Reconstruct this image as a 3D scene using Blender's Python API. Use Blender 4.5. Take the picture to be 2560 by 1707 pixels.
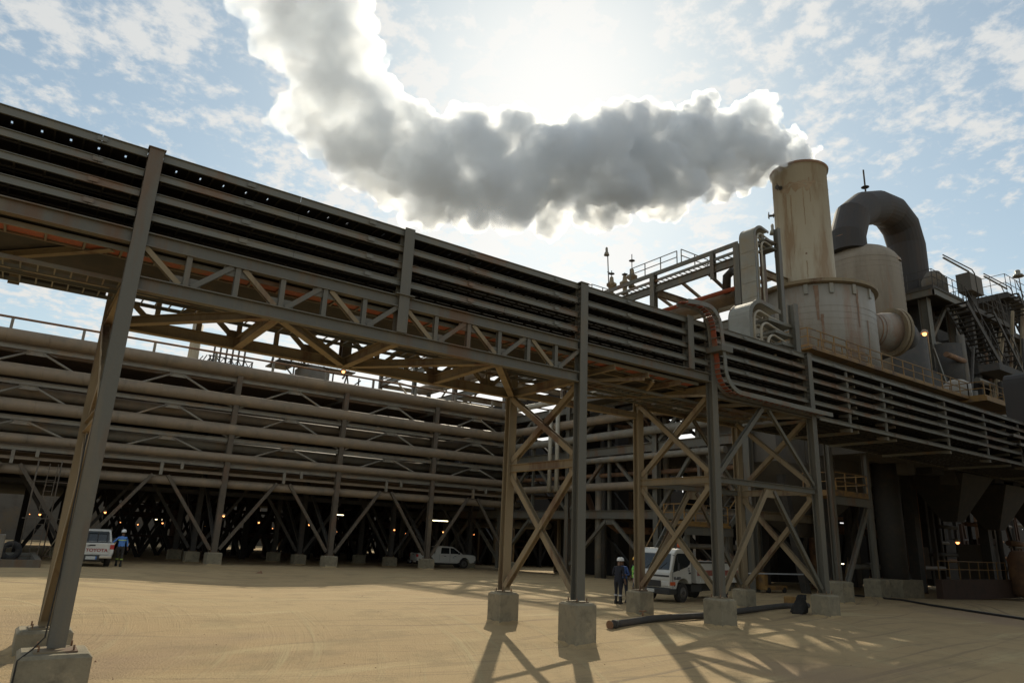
import bpy, bmesh, math, random
from mathutils import Vector, Matrix, noise
random.seed(11)
R = math.radians
for o in list(bpy.data.objects):
    bpy.data.objects.remove(o)
scene = bpy.context.scene
COL = scene.collection

# ---------------------------------------------------------------- camera
CAM = Vector((-13.144, -15.209, 2.5))
PITCH, ROLL, HEAD, FPX = .2751, .0427, .6085, 1720.0
cam = bpy.data.cameras.new('camera'); camo = bpy.data.objects.new('camera', cam); COL.objects.link(camo)
cam.sensor_width = 36.0; cam.lens = FPX / 2560 * 36.0
cam.clip_start = .1; cam.clip_end = 3000
_sa, _ca, _sp, _cp = math.sin(HEAD), math.cos(HEAD), math.sin(PITCH), math.cos(PITCH)
_F = Vector((_sa*_cp, _ca*_cp, _sp)); _r = Vector((_ca, -_sa, 0)); _u = Vector((-_sa*_sp, -_ca*_sp, _cp))
_R = _r*math.cos(ROLL) + _u*math.sin(ROLL); _U = _u*math.cos(ROLL) - _r*math.sin(ROLL)
camo.matrix_world = Matrix(((_R.x, _U.x, -_F.x, CAM.x), (_R.y, _U.y, -_F.y, CAM.y), (_R.z, _U.z, -_F.z, CAM.z), (0, 0, 0, 1)))
scene.camera = camo

# ---------------------------------------------------------------- sun, sky, exposure
SUN_AZ, SUN_EL = R(38.2), R(35.3)          # azimuth measured from +Y towards +X
SUN_DIR = Vector((math.sin(SUN_AZ)*math.cos(SUN_EL), math.cos(SUN_AZ)*math.cos(SUN_EL), math.sin(SUN_EL)))
ld = bpy.data.lights.new('sun', 'SUN'); ld.energy = 3.8; ld.angle = R(0.8); ld.color = (1.0, .89, .69)
lo = bpy.data.objects.new('sun', ld); COL.objects.link(lo)
lo.rotation_euler = (-SUN_DIR).to_track_quat('-Z', 'Y').to_euler()
lo.location = (0, 0, 60)
world = bpy.data.worlds.new('World'); scene.world = world; world.use_nodes = True
nt = world.node_tree; nt.nodes.clear()
def N(t, **k):
    n = nt.nodes.new(t)
    for a, b in k.items(): setattr(n, a, b)
    return n
def L(a, b): nt.links.new(a, b)
def mth(op, a, b=None, c=None, clamp=False):
    n = nt.nodes.new('ShaderNodeMath'); n.operation = op; n.use_clamp = clamp
    for i, v in enumerate((a, b, c)):
        if v is None: continue
        if isinstance(v, (int, float)): n.inputs[i].default_value = v
        else: nt.links.new(v, n.inputs[i])
    return n.outputs[0]
sky = N('ShaderNodeTexSky', sky_type='NISHITA', sun_disc=False)
sky.sun_elevation = SUN_EL; sky.sun_rotation = SUN_AZ; sky.air_density = 1.0; sky.dust_density = .4; sky.ozone_density = 1.4
tc = N('ShaderNodeTexCoord')
sx = N('ShaderNodeSeparateXYZ'); L(tc.outputs['Generated'], sx.inputs[0])
zz = mth('MAXIMUM', sx.outputs[2], .03)
# cloud sheet: direction projected on a flat layer high above the ground
den = mth('ADD', zz, .16)
cb = N('ShaderNodeCombineXYZ'); L(mth('DIVIDE', sx.outputs[0], den), cb.inputs[0]); L(mth('DIVIDE', sx.outputs[1], den), cb.inputs[1])
def nz(scale, det, rough, off, lac=2.0, dist=0.0):
    m = N('ShaderNodeMapping'); L(cb.outputs[0], m.inputs[0]); m.inputs['Location'].default_value = off; m.inputs['Scale'].default_value = (1, 1, 1)
    n = N('ShaderNodeTexNoise'); L(m.outputs[0], n.inputs['Vector']); n.inputs['Scale'].default_value = scale
    n.inputs['Detail'].default_value = det; n.inputs['Roughness'].default_value = rough; n.inputs['Lacunarity'].default_value = lac; n.inputs['Distortion'].default_value = dist
    return n.outputs[0]
big = nz(1.5, 2, .5, (3.1, 1.7, 0)); fine = nz(7.5, 8, .60, (0, 5, 0), dist=.15); puff = nz(24, 6, .62, (9, 2, 0), dist=.15)
d = mth('ADD', mth('MULTIPLY', big, .52), mth('ADD', mth('MULTIPLY', fine, .86), mth('MULTIPLY', puff, .72)))
cloud = N('ShaderNodeMapRange', interpolation_type='SMOOTHSTEP'); L(d, cloud.inputs[0]); cloud.inputs[1].default_value = .965; cloud.inputs[2].default_value = 1.20
# thin cloud scatters sunlight forward: brighter and denser round the sun
vd = N('ShaderNodeVectorMath', operation='DOT_PRODUCT'); L(tc.outputs['Generated'], vd.inputs[0]); vd.inputs[1].default_value = SUN_DIR
dt = mth('MAXIMUM', vd.outputs['Value'], 0.0)
g1 = mth('POWER', dt, 60); g2 = mth('POWER', dt, 12)
glow = mth('ADD', mth('MULTIPLY', g1, 1.4), mth('MULTIPLY', g2, .8))
vd2 = N('ShaderNodeVectorMath', operation='DOT_PRODUCT'); L(tc.outputs['Generated'], vd2.inputs[0]); vd2.inputs[1].default_value = Vector((math.sin(SUN_AZ), math.cos(SUN_AZ), 0))
g4 = mth('MULTIPLY', mth('POWER', mth('MAXIMUM', vd2.outputs['Value'], 0.0), 9), mth('POWER', mth('SUBTRACT', 1.0, zz), 1.5))
lum = mth('ADD', mth('ADD', glow, mth('MULTIPLY', g4, 5.0)), 7.7)
cc = N('ShaderNodeCombineColor'); L(lum, cc.inputs[0]); L(mth('MULTIPLY', lum, 1.0), cc.inputs[1]); L(mth('MULTIPLY', lum, .97), cc.inputs[2])
g3 = mth('POWER', dt, 22)
veil = mth('ADD', mth('ADD', mth('MULTIPLY', cloud.outputs[0], .62), .26), mth('MULTIPLY', g1, .45), clamp=True)
# milky haze low over the horizon
low = mth('POWER', mth('SUBTRACT', 1.0, zz), 5); veil = mth('MINIMUM', mth('ADD', mth('ADD', veil, mth('ADD', mth('MULTIPLY', g3, .30), mth('MULTIPLY', g4, .8))), mth('MULTIPLY', low, .55)), 1.0)
mx = N('ShaderNodeMix', data_type='RGBA'); L(veil, mx.inputs[0]); L(cc.outputs[0], mx.inputs[7])
hs = N('ShaderNodeHueSaturation'); hs.inputs['Saturation'].default_value = 1.0; hs.inputs['Value'].default_value = 1.0; L(sky.outputs[0], hs.inputs['Color']); tn = N('ShaderNodeMix', data_type='RGBA', blend_type='MULTIPLY'); tn.inputs[0].default_value = 1.0; L(hs.outputs[0], tn.inputs[6]); tn.inputs[7].default_value = (.97, 1.19, 1.08, 1); L(tn.outputs[2], mx.inputs[6])
bg = N('ShaderNodeBackground'); bg.inputs[1].default_value = .1; L(mx.outputs[2], bg.inputs[0])
wo = N('ShaderNodeOutputWorld'); L(bg.outputs[0], wo.inputs[0])
vs = scene.view_settings
vs.view_transform = 'Standard'; vs.look = 'None'; vs.exposure = 0.0; vs.gamma = 1.0; vs.use_curve_mapping = False
cy = scene.cycles
cy.use_denoising = True; cy.max_bounces = 10; cy.diffuse_bounces = 3; cy.glossy_bounces = 2; cy.transmission_bounces = 4
cy.volume_bounces = 10; cy.transparent_max_bounces = 12; cy.sample_clamp_indirect = 6.0
cy.volume_step_rate = 1.0; cy.volume_max_steps = 256

# ---------------------------------------------------------------- materials
def mat(name, c1, c2=None, c3=None, rough=.75, scale=3.0, metal=0.0, bump=.15, streak=False, s2=None, amt=.5, emit=None, coat=0):
    m = bpy.data.materials.new(name); m.use_nodes = True; t = m.node_tree; n = t.nodes; l = t.links
    b = n['Principled BSDF']; b.inputs['Roughness'].default_value = rough; b.inputs['Metallic'].default_value = metal
    b.inputs['Base Color'].default_value = (*c1, 1)
    if emit:
        b.inputs['Emission Color'].default_value = (*emit[0], 1); b.inputs['Emission Strength'].default_value = emit[1]
    if coat: b.inputs['Coat Weight'].default_value = coat
    if c2 is None: return m
    g = n.new('ShaderNodeNewGeometry')
    mp = n.new('ShaderNodeMapping'); l.new(g.outputs['Position'], mp.inputs[0])
    if streak: mp.inputs['Scale'].default_value = (1, 1, .16)
    a = n.new('ShaderNodeTexNoise'); a.inputs['Scale'].default_value = scale; a.inputs['Detail'].default_value = 6; a.inputs['Roughness'].default_value = .65
    l.new(mp.outputs[0], a.inputs['Vector'])
    r = n.new('ShaderNodeMapRange'); r.inputs[1].default_value = .62 - .3*amt; r.inputs[2].default_value = .85 - .3*amt; l.new(a.outputs[0], r.inputs[0])
    x = n.new('ShaderNodeMix'); x.data_type = 'RGBA'; x.inputs[6].default_value = (*c1, 1); x.inputs[7].default_value = (*c2, 1); l.new(r.outputs[0], x.inputs[0])
    src = x.outputs[2]
    if c3:
        b2 = n.new('ShaderNodeTexNoise'); b2.inputs['Scale'].default_value = s2 or scale*.37; b2.inputs['Detail'].default_value = 5; b2.inputs['Roughness'].default_value = .7
        l.new(mp.outputs[0], b2.inputs['Vector'])
        r2 = n.new('ShaderNodeMapRange'); r2.inputs[1].default_value = .52; r2.inputs[2].default_value = .63; l.new(b2.outputs[0], r2.inputs[0])
        y = n.new('ShaderNodeMix'); y.data_type = 'RGBA'; y.inputs[7].default_value = (*c3, 1); l.new(src, y.inputs[6]); l.new(r2.outputs[0], y.inputs[0]); src = y.outputs[2]
    l.new(src, b.inputs['Base Color'])
    if bump:
        f = n.new('ShaderNodeTexNoise'); f.inputs['Scale'].default_value = scale*9; f.inputs['Detail'].default_value = 4; l.new(g.outputs['Position'], f.inputs['Vector'])
        bp = n.new('ShaderNodeBump'); bp.inputs['Strength'].default_value = bump; bp.inputs['Distance'].default_value = .02; l.new(f.outputs[0], bp.inputs['Height']); l.new(bp.outputs[0], b.inputs['Normal'])
    return m
M = dict(
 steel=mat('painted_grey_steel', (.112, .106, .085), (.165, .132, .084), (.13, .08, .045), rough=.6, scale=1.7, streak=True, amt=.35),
 dusty=mat('dusty_tan_steel', (.225, .175, .105), (.17, .142, .095), (.14, .085, .05), rough=.8, scale=2.2, streak=True, amt=.4),  # tan of dust, with warm ground bounce painted into the colour
 tray=mat('galvanised_tray', (.14, .138, .115), (.185, .155, .10), (.16, .095, .052), rough=.5, scale=1.1, amt=.4),
 cable=mat('black_cables', (.018, .017, .015), (.035, .028, .02), rough=.85, scale=9, bump=0),
 orange=mat('orange_cable_cover', (.30, .07, .028), (.20, .065, .035), (.20, .12, .065), rough=.6, scale=4),
 concrete=mat('footing_concrete', (.235, .205, .14), (.155, .135, .095), (.30, .255, .17), rough=.95, scale=3.4, bump=.5),
 pipe=mat('dusty_pipe_cladding', (.205, .158, .108), (.15, .125, .09), (.24, .18, .115), rough=.62, scale=1.2, amt=.5),
 pipe2=mat('grey_pipe_cladding', (.19, .175, .14), (.145, .12, .095), (.23, .17, .11), rough=.55, scale=1.5),
 white_pipe=mat('pale_pipe', (.38, .35, .28), (.29, .25, .18), rough=.55, scale=2),
 red=mat('red_oxide_steel', (.34, .075, .03), (.22, .08, .04), rough=.7, scale=2),
 rust=mat('rusty_brown', (.20, .11, .06), (.12, .08, .055), (.28, .16, .08), rough=.85, scale=2),
 yellow=mat('yellow_paint', (.24, .135, .035), (.19, .10, .035), (.12, .075, .04), rough=.65, scale=3),
 hood=mat('pale_cover_sheet', (.225, .22, .185), (.25, .205, .135), (.17, .155, .125), rough=.5, scale=.8),
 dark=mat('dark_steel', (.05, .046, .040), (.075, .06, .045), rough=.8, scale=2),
 grating=mat('dark_grating', (.06, .055, .05), (.10, .085, .06), rough=.85, scale=4),
 wall=mat('dull_cladding', (.12, .108, .09), (.09, .08, .065), (.14, .11, .075), rough=.85, scale=.6),
 white=mat('white_paint', (.56, .55, .50), (.42, .37, .29), rough=.35, scale=1.5, bump=0, amt=.1, coat=.3),
 black=mat('black_rubber', (.022, .021, .02), (.06, .05, .038), rough=.85, scale=5, bump=.1),
 plastic=mat('dark_plastic', (.03, .03, .03), rough=.5),
 glass=mat('tinted_glass', (.015, .02, .022), rough=.08, coat=.5),
 chrome=mat('dull_chrome', (.45, .42, .36), rough=.3, metal=.7),
 rim=mat('dark_rim', (.10, .09, .075), (.06, .055, .045), rough=.6, scale=8, bump=0),
 redlamp=mat('red_lens', (.42, .02, .015), rough=.3),
 amber=mat('amber_lens', (.62, .10, .02), rough=.35),
 clear=mat('headlamp_lens', (.6, .6, .56), rough=.15, coat=.6),
 letter_red=mat('red_lettering', (.30, .02, .02), rough=.5),
 letter_dark=mat('dark_lettering', (.03, .035, .06), rough=.5),
 stripe=mat('red_brown_stripe', (.28, .08, .055), (.36, .16, .12), rough=.6, scale=3, bump=0),
 plate=mat('number_plate', (.5, .52, .5), rough=.5),
 plate_blue=mat('plate_blue', (.05, .14, .35), rough=.5),
 bulb=mat('lit_bulb', (1, .6, .3), emit=((1.0, .36, .11), 4.5)),
 tube_lit=mat('lit_tube', (1, .9, .6), emit=((1.0, .84, .5), 5.0)),
 shade=mat('lamp_housing', (.30, .22, .15), (.22, .15, .1), rough=.6, scale=5),
 sand_paint=mat('stack_cream', (.37, .325, .235), (.31, .26, .175), (.25, .175, .10), rough=.7, scale=.55, streak=True, s2=.45, amt=.55),
 drum=mat('drum_cladding', (.27, .25, .21), (.23, .20, .155), (.235, .165, .115), rough=.6, scale=.9, streak=True, s2=.5, amt=.4),
 duct=mat('dark_duct', (.034, .031, .029), (.055, .038, .027), (.03, .028, .027), rough=.75, scale=.5, streak=True),
 skin=mat('skin', (.16, .085, .05), rough=.6),
 helmet=mat('white_helmet', (.8, .8, .78), rough=.35, coat=.3),
 helmet_y=mat('yellow_helmet', (.78, .42, .04), rough=.35, coat=.3),
 navy=mat('navy_cloth', (.018, .02, .03), (.028, .03, .04), rough=.9, scale=8, bump=.1),
 blue=mat('blue_shirt', (.05, .10, .26), (.04, .08, .20), rough=.9, scale=8, bump=.1),
 sky_shirt=mat('light_blue_shirt', (.10, .24, .60), (.08, .18, .46), rough=.9, scale=8, bump=.1),
 grey_cloth=mat('grey_trousers', (.05, .045, .04), (.07, .06, .05), rough=.9, scale=8, bump=.1),
 boots=mat('black_boots', (.012, .012, .012), rough=.7),
 hivis=mat('reflective_yellow', (.45, .62, .12), rough=.5),
 reflect=mat('reflective_grey', (.40, .42, .44), rough=.4),
 vest=mat('green_vest', (.20, .55, .10), (.14, .42, .08), rough=.8, scale=8, bump=0),
)
def ground_mat():
    m = bpy.data.materials.new('sandy_ground'); m.use_nodes = True; t = m.node_tree; n = t.nodes; l = t.links; b = n['Principled BSDF']; b.inputs['Roughness'].default_value = .95
    g = n.new('ShaderNodeNewGeometry')
    def noi(sc, det=6, ro=.6, scl=(1, 1, 1), rot=0, dist=0):
        mp = n.new('ShaderNodeMapping'); mp.inputs['Scale'].default_value = scl; mp.inputs['Rotation'].default_value = (0, 0, rot); l.new(g.outputs['Position'], mp.inputs[0])
        a = n.new('ShaderNodeTexNoise'); a.inputs['Scale'].default_value = sc; a.inputs['Detail'].default_value = det; a.inputs['Roughness'].default_value = ro; a.inputs['Distortion'].default_value = dist; l.new(mp.outputs[0], a.inputs['Vector']); return a.outputs[0]
    def rng(v, a, b_): r = n.new('ShaderNodeMapRange'); r.inputs[1].default_value = a; r.inputs[2].default_value = b_; l.new(v, r.inputs[0]); return r.outputs[0]
    def mix(f, a, b_):
        x = n.new('ShaderNodeMix'); x.data_type = 'RGBA'; l.new(f, x.inputs[0])
        for k, v in ((6, a), (7, b_)):
            if isinstance(v, tuple): x.inputs[k].default_value = (*v, 1)
            else: l.new(v, x.inputs[k])
        return x.outputs[2]
    c = mix(rng(noi(.09, 5, .6, dist=.6), .40, .62), (.44, .322, .165), (.42, .298, .152))
    c = mix(rng(noi(.55, 7, .7), .50, .66), c, (.33, .245, .125))
    c = mix(rng(noi(.5, 6, .6, (.22, 1.6, 1), rot=-.25, dist=.8), .54, .70), c, (.50, .39, .21))
    c = mix(rng(noi(1.1, 5, .65, (.12, 2.6, 1), rot=.5, dist=.5), .58, .72), c, (.27, .20, .115))
    c = mix(rng(noi(26, 3, .5), .66, .74), c, (.25, .185, .11))
    # sweeping wheel tracks: noise laid out along arcs
    def arcs(cx, cy, a0, b0, sc):
        s_ = n.new('ShaderNodeVectorMath'); s_.operation = 'SUBTRACT'; l.new(g.outputs['Position'], s_.inputs[0]); s_.inputs[1].default_value = (cx, cy, 0)
        ln = n.new('ShaderNodeVectorMath'); ln.operation = 'LENGTH'; l.new(s_.outputs[0], ln.inputs[0])
        sp = n.new('ShaderNodeSeparateXYZ'); l.new(s_.outputs[0], sp.inputs[0]); at = n.new('ShaderNodeMath'); at.operation = 'ARCTAN2'; l.new(sp.outputs[1], at.inputs[0]); l.new(sp.outputs[0], at.inputs[1])
        cv = n.new('ShaderNodeCombineXYZ'); l.new(ln.outputs['Value'], cv.inputs[0]); l.new(at.outputs[0], cv.inputs[1])
        mp = n.new('ShaderNodeMapping'); mp.inputs['Scale'].default_value = (sc, 1.6, 1); l.new(cv.outputs[0], mp.inputs[0])
        w = n.new('ShaderNodeTexNoise'); w.inputs['Scale'].default_value = 1.0; w.inputs['Detail'].default_value = 4; w.inputs['Roughness'].default_value = .7; l.new(mp.outputs[0], w.inputs['Vector'])
        return rng(w.outputs[0], a0, b0)
    c = mix(arcs(-22, 8, .56, .68, 2.6), c, (.425, .33, .175)); c = mix(arcs(6, 40, .57, .66, 2.2), c, (.29, .21, .115)); c = mix(arcs(-6, -14, .58, .70, 3.0), c, (.30, .225, .12))
    tracks = arcs(-22, 8, .50, .70, 2.6)
    # reddish earth under and in front of the far racks
    c = mix(rng(noi(.07, 4, .6, dist=.5), .58, .70), c, (.335, .235, .14))
    l.new(c, b.inputs['Base Color'])
    h = n.new('ShaderNodeMath'); h.operation = 'ADD'; l.new(noi(1.4, 6, .65, (.5, 1.5, 1), rot=-.3), h.inputs[0]); l.new(noi(22, 4, .6), h.inputs[1])
    h2 = n.new('ShaderNodeMath'); h2.operation = 'MULTIPLY_ADD'; l.new(tracks, h2.inputs[0]); h2.inputs[1].default_value = .4; l.new(h.outputs[0], h2.inputs[2]); h = h2
    bp = n.new('ShaderNodeBump'); bp.inputs['Strength'].default_value = .8; bp.inputs['Distance'].default_value = .07; l.new(h.outputs[0], bp.inputs['Height']); l.new(bp.outputs[0], b.inputs['Normal'])
    return m

# ---------------------------------------------------------------- mesh building
ORG = {}
def tag(o, label=None, cat=None, group=None, kind=None):
    if label: o['label'] = label
    if cat: o['category'] = cat
    if group: o['group'] = group
    if kind: o['kind'] = kind
    return o
def thing(name, loc, label, cat, group=None, rz=0):
    o = bpy.data.objects.new(name, None); COL.objects.link(o); o.location = loc; o.rotation_euler = (0, 0, rz); o.empty_display_size = .3
    ORG[o.name] = Vector(loc) if rz == 0 else Vector((0, 0, 0))
    return tag(o, label, cat, group)
V = Vector
def frame(p, q, up):
    d = (q-p); L_ = d.length; d = d/L_
    if abs(d.dot(up)) > .98: up = V((0, 1, 0)) if abs(d.y) < .9 else V((1, 0, 0))
    s = d.cross(up).normalized(); u = s.cross(d).normalized()
    return d, s, u
class MB:
    def __init__(s): s.v = []; s.f = []; s.smooth = set()
    def add(s, vs, fs, smooth=False):
        b = len(s.v); s.v += [tuple(v) for v in vs]
        for f in fs:
            if smooth: s.smooth.add(len(s.f))
            s.f.append([b+i for i in f])
        return s
    def box(s, x0, x1, y0, y1, z0, z1):
        return s.add([(x0, y0, z0), (x1, y0, z0), (x1, y1, z0), (x0, y1, z0), (x0, y0, z1), (x1, y0, z1), (x1, y1, z1), (x0, y1, z1)],
                     [(0, 3, 2, 1), (4, 5, 6, 7), (0, 1, 5, 4), (1, 2, 6, 5), (2, 3, 7, 6), (3, 0, 4, 7)])
    def prof(s, p, q, pr, up=(0, 0, 1)):
        p = V(p); q = V(q); d, sd, u = frame(p, q, V(up)); n = len(pr)
        vs = [p+sd*a+u*b for a, b in pr] + [q+sd*a+u*b for a, b in pr]
        return s.add(vs, [tuple(range(n))[::-1], tuple(range(n, 2*n))] + [(i, (i+1) % n, n+(i+1) % n, n+i) for i in range(n)])
    def bar(s, p, q, w, h=None, up=(0, 0, 1)):
        h = h or w; a, b = w/2, h/2
        return s.prof(p, q, [(-a, -b), (a, -b), (a, b), (-a, b)], up)
    def ibeam(s, p, q, w, h, up=(0, 0, 1), t=.025):      # flanges lie perpendicular to 'up'
        a, b, k = w/2, h/2, t*.6
        return s.prof(p, q, [(-a, -b), (a, -b), (a, -b+t), (k, -b+t), (k, b-t), (a, b-t), (a, b), (-a, b), (-a, b-t), (-k, b-t), (-k, -b+t), (-a, -b+t)], up)
    def chan(s, p, q, w, h, up=(0, 0, 1), t=.012):       # channel open on +side
        a, b = w/2, h/2
        return s.prof(p, q, [(-a, -b), (a, -b), (a, -b+t), (-a+t, -b+t), (-a+t, b-t), (a, b-t), (a, b), (-a, b)], up)
    def tube(s, pts, r, n=8, cap=True, smooth=True):
        pts = [V(p) for p in pts]; rs = r if isinstance(r, (list, tuple)) else [r]*len(pts)
        vs = []; ref = V((0, 0, 1)); prev = None
        for i, p in enumerate(pts):
            d = (pts[min(i+1, len(pts)-1)]-pts[max(i-1, 0)]).normalized()
            if prev is None:
                if abs(d.dot(ref)) > .95: ref = V((1, 0, 0))
                sd = d.cross(ref).normalized()
            else: sd = (prev - d*prev.dot(d)).normalized()
            prev = sd; u = sd.cross(d)
            vs += [p + (sd*math.cos(2*math.pi*k/n)+u*math.sin(2*math.pi*k/n))*rs[i] for k in range(n)]
        fs = []
        for i in range(len(pts)-1):
            for k in range(n): fs.append((i*n+k, i*n+(k+1) % n, (i+1)*n+(k+1) % n, (i+1)*n+k))
        s.add(vs, fs, smooth)
        if cap:
            b = len(s.v)-len(vs); s.f.append([b+k for k in range(n)][::-1]); s.f.append([b+(len(pts)-1)*n+k for k in range(n)])
        return s
    def lathe(s, c, prof, n=32, smooth=True, cap=True):
        c = V(c); vs = []
        for r, z in prof: vs += [c+V((r*math.cos(2*math.pi*k/n), r*math.sin(2*math.pi*k/n), z)) for k in range(n)]
        fs = [(i*n+k, i*n+(k+1) % n, (i+1)*n+(k+1) % n, (i+1)*n+k) for i in range(len(prof)-1) for k in range(n)]
        s.add(vs, fs, smooth)
        if cap:
            b = len(s.v)-len(vs)
            if prof[0][0] > .001: s.f.append([b+k for k in range(n)][::-1])
            if prof[-1][0] > .001: s.f.append([b+(len(prof)-1)*n+k for k in range(n)])
        return s
    def extr(s, pts, axis, a, b):        # polygon given in the two other axes, extruded along axis from a to b
        def mk(p, w):
            return (w, p[0], p[1]) if axis == 0 else (p[0], w, p[1]) if axis == 1 else (p[0], p[1], w)
        n = len(pts); vs = [mk(p, a) for p in pts]+[mk(p, b) for p in pts]
        return s.add(vs, [tuple(range(n))[::-1], tuple(range(n, 2*n))]+[(i, (i+1) % n, n+(i+1) % n, n+i) for i in range(n)])
    def build(s, name, m, parent=None, loc=None, bevel=0, normals=True):
        org = V((0, 0, 0))
        if parent is not None: org = ORG.get(parent.name, V((0, 0, 0)))
        elif loc is not None: org = V(loc)
        me = bpy.data.meshes.new(name); me.from_pydata([tuple(V(v)-org) for v in s.v], [], s.f); me.update()
        if normals:
            bm = bmesh.new(); bm.from_mesh(me); bmesh.ops.recalc_face_normals(bm, faces=bm.faces); bm.to_mesh(me); bm.free()
        for i, p in enumerate(me.polygons): p.use_smooth = i in s.smooth
        if m: me.materials.append(M[m] if isinstance(m, str) else m)
        o = bpy.data.objects.new(name, me); COL.objects.link(o)
        if parent is not None: o.parent = parent; ORG[o.name] = org
        elif loc is not None: o.location = loc; ORG[o.name] = org
        if bevel:
            bv = o.modifiers.new('bevel', 'BEVEL'); bv.width = bevel; bv.segments = 2; bv.limit_method = 'ANGLE'
        return o
def copy_tree(o, parent=None):
    c = o.copy(); COL.objects.link(c)
    if parent is not None: c.parent = parent
    for ch in list(o.children): copy_tree(ch, c)
    return c
def struct(o): o['kind'] = 'structure'; return o

# ---------------------------------------------------------------- ground
def gz(x, y):
    d = math.hypot(x-CAM.x, y-CAM.y)
    z = -.055*(24-d) if d < 24 else 0.0
    z = max(z, -.62)
    if d > 45: z -= min((d-45)*.024, 1.25)
    z += .16*math.exp(-((x-12.5)**2+(y-1.0)**2)/14)
    z -= .32*math.exp(-((x+1.5)**2/55+(y-20)**2/60)) - .18*math.exp(-((x+11)**2/30+(y-24)**2/40))
    z += .05*noise.noise(V((x*.16, y*.16, 0))) + .025*noise.noise(V((x*.5, y*.5, 3)))
    return z
def build_ground():
    me = bpy.data.meshes.new('ground'); vs = []; fs = []
    rad = [0]; r = 1.0
    while r < 900: rad.append(r); r = r*1.028+.03
    na = 260
    for rr in rad:
        for k in range(na):
            a = 2*math.pi*k/na; x = CAM.x+rr*math.cos(a); y = CAM.y+rr*math.sin(a); vs.append((x, y, gz(x, y)))
    for i in range(len(rad)-1):
        for k in range(na): fs.append((i*na+k, i*na+(k+1) % na, (i+1)*na+(k+1) % na, (i+1)*na+k))
    me.from_pydata(vs, [], fs); me.materials.append(ground_mat())
    for p in me.polygons: p.use_smooth = True
    o = bpy.data.objects.new('ground', me); COL.objects.link(o); struct(o)
    # scattered pebbles and clods: uncountable
    rnd = random.Random(3); mb = MB()
    for _ in range(420):
        a = HEAD+rnd.uniform(-.75, .75); d = 11+30*rnd.random()**1.6
        x = CAM.x+math.sin(a)*d; y = CAM.y+math.cos(a)*d; q = rnd.uniform(.008, .028)*(1 if rnd.random() < .95 else 1.8); z = gz(x, y)
        ps = [(x+q*rnd.uniform(.7, 1.2)*math.cos(k*1.257+rnd.random()*.5), y+q*rnd.uniform(.7, 1.2)*math.sin(k*1.257), z-.01) for k in range(5)]
        top = (x+rnd.uniform(-.3, .3)*q, y, z+q*rnd.uniform(.4, .8))
        mb.add(ps+[top], [(k, (k+1) % 5, 5) for k in range(5)])
    tag(mb.build('pebbles', 'rust', loc=(0, 0, 0)), 'small dark pebbles and clods scattered over the sandy yard', 'pebbles', kind='stuff')
build_ground()
DRIFT = MB(); _dr = random.Random(40)
def drift(x, y, w):
    n = 26; a = []; b = []; c = []
    for k in range(n):
        t_ = 2*math.pi*k/n; q = max(abs(math.cos(t_)), abs(math.sin(t_))); ri = w*.49/q; e = .16+.14*noise.noise(V((x+math.cos(t_)*1.3, y+math.sin(t_)*1.3, 5)))+_dr.uniform(-.02, .03)
        h = .05+.045*noise.noise(V((x*3+math.cos(t_)*2, y+math.sin(t_)*2, 1)))
        for lst, r_, dz in ((a, ri, h+.03), (b, ri+e*.5, h*.45), (c, ri+e+.1, -.03)):
            px, py = x+r_*math.cos(t_), y+r_*math.sin(t_); lst.append((px, py, gz(px, py)+dz))
    DRIFT.add(a+b+c, [(i+n*k, (i+1) % n+n*k, n+(i+1) % n+n*k, n+i+n*k) for k in (0, 1) for i in range(n)], True)

# ---------------------------------------------------------------- cable rack in the foreground
ZT, ZM, ZL, DEP = 10.05, 8.22, 6.96, 3.53
LV = [10.05, 9.59, 9.13, 8.67, 8.22]
def footing(x, y, ztop, w, label, zb=None, group='concrete footings of the cable rack', mt='concrete'):
    zb = gz(x, y)-.35 if zb is None else zb
    t = thing('concrete_footing', (x, y, zb), label, 'footing', group); drift(x, y, w)
    c = .055; h = w/2
    def ring(hh, z, cc): return [(x-hh+cc, y-hh, z), (x+hh-cc, y-hh, z), (x+hh, y-hh+cc, z), (x+hh, y+hh-cc, z), (x+hh-cc, y+hh, z), (x-hh+cc, y+hh, z), (x-hh, y+hh-cc, z), (x-hh, y-hh+cc, z)]
    mb = MB(); vs = ring(h, zb, .012) + ring(h, ztop-c, .012) + ring(h-c, ztop, .02)
    fs = [tuple(range(8))[::-1], tuple(range(16, 24))] + [(i+8*k, (i+1) % 8+8*k, 8+(i+1) % 8+8*k, 8+i+8*k) for k in (0, 1) for i in range(8)]
    mb.add(vs, fs); mb.build('block', mt, t)
    p = MB().box(x-w*.3, x+w*.3, y-w*.3, y+w*.3, ztop+.001, ztop+.03); p.build('base_plate', 'dusty', t)
    for a, b in ((-1, -1), (1, -1), (1, 1), (-1, 1)):
        MB().tube([(x+a*w*.24, y+b*w*.24, ztop+.03), (x+a*w*.24, y+b*w*.24, ztop+.12)], .018, 6).build('anchor_bolt', 'rust', t)
    return t
def xpair(mb1, mb2, a, b, c, d, up, w=.15, h=.15):
    pass
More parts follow.
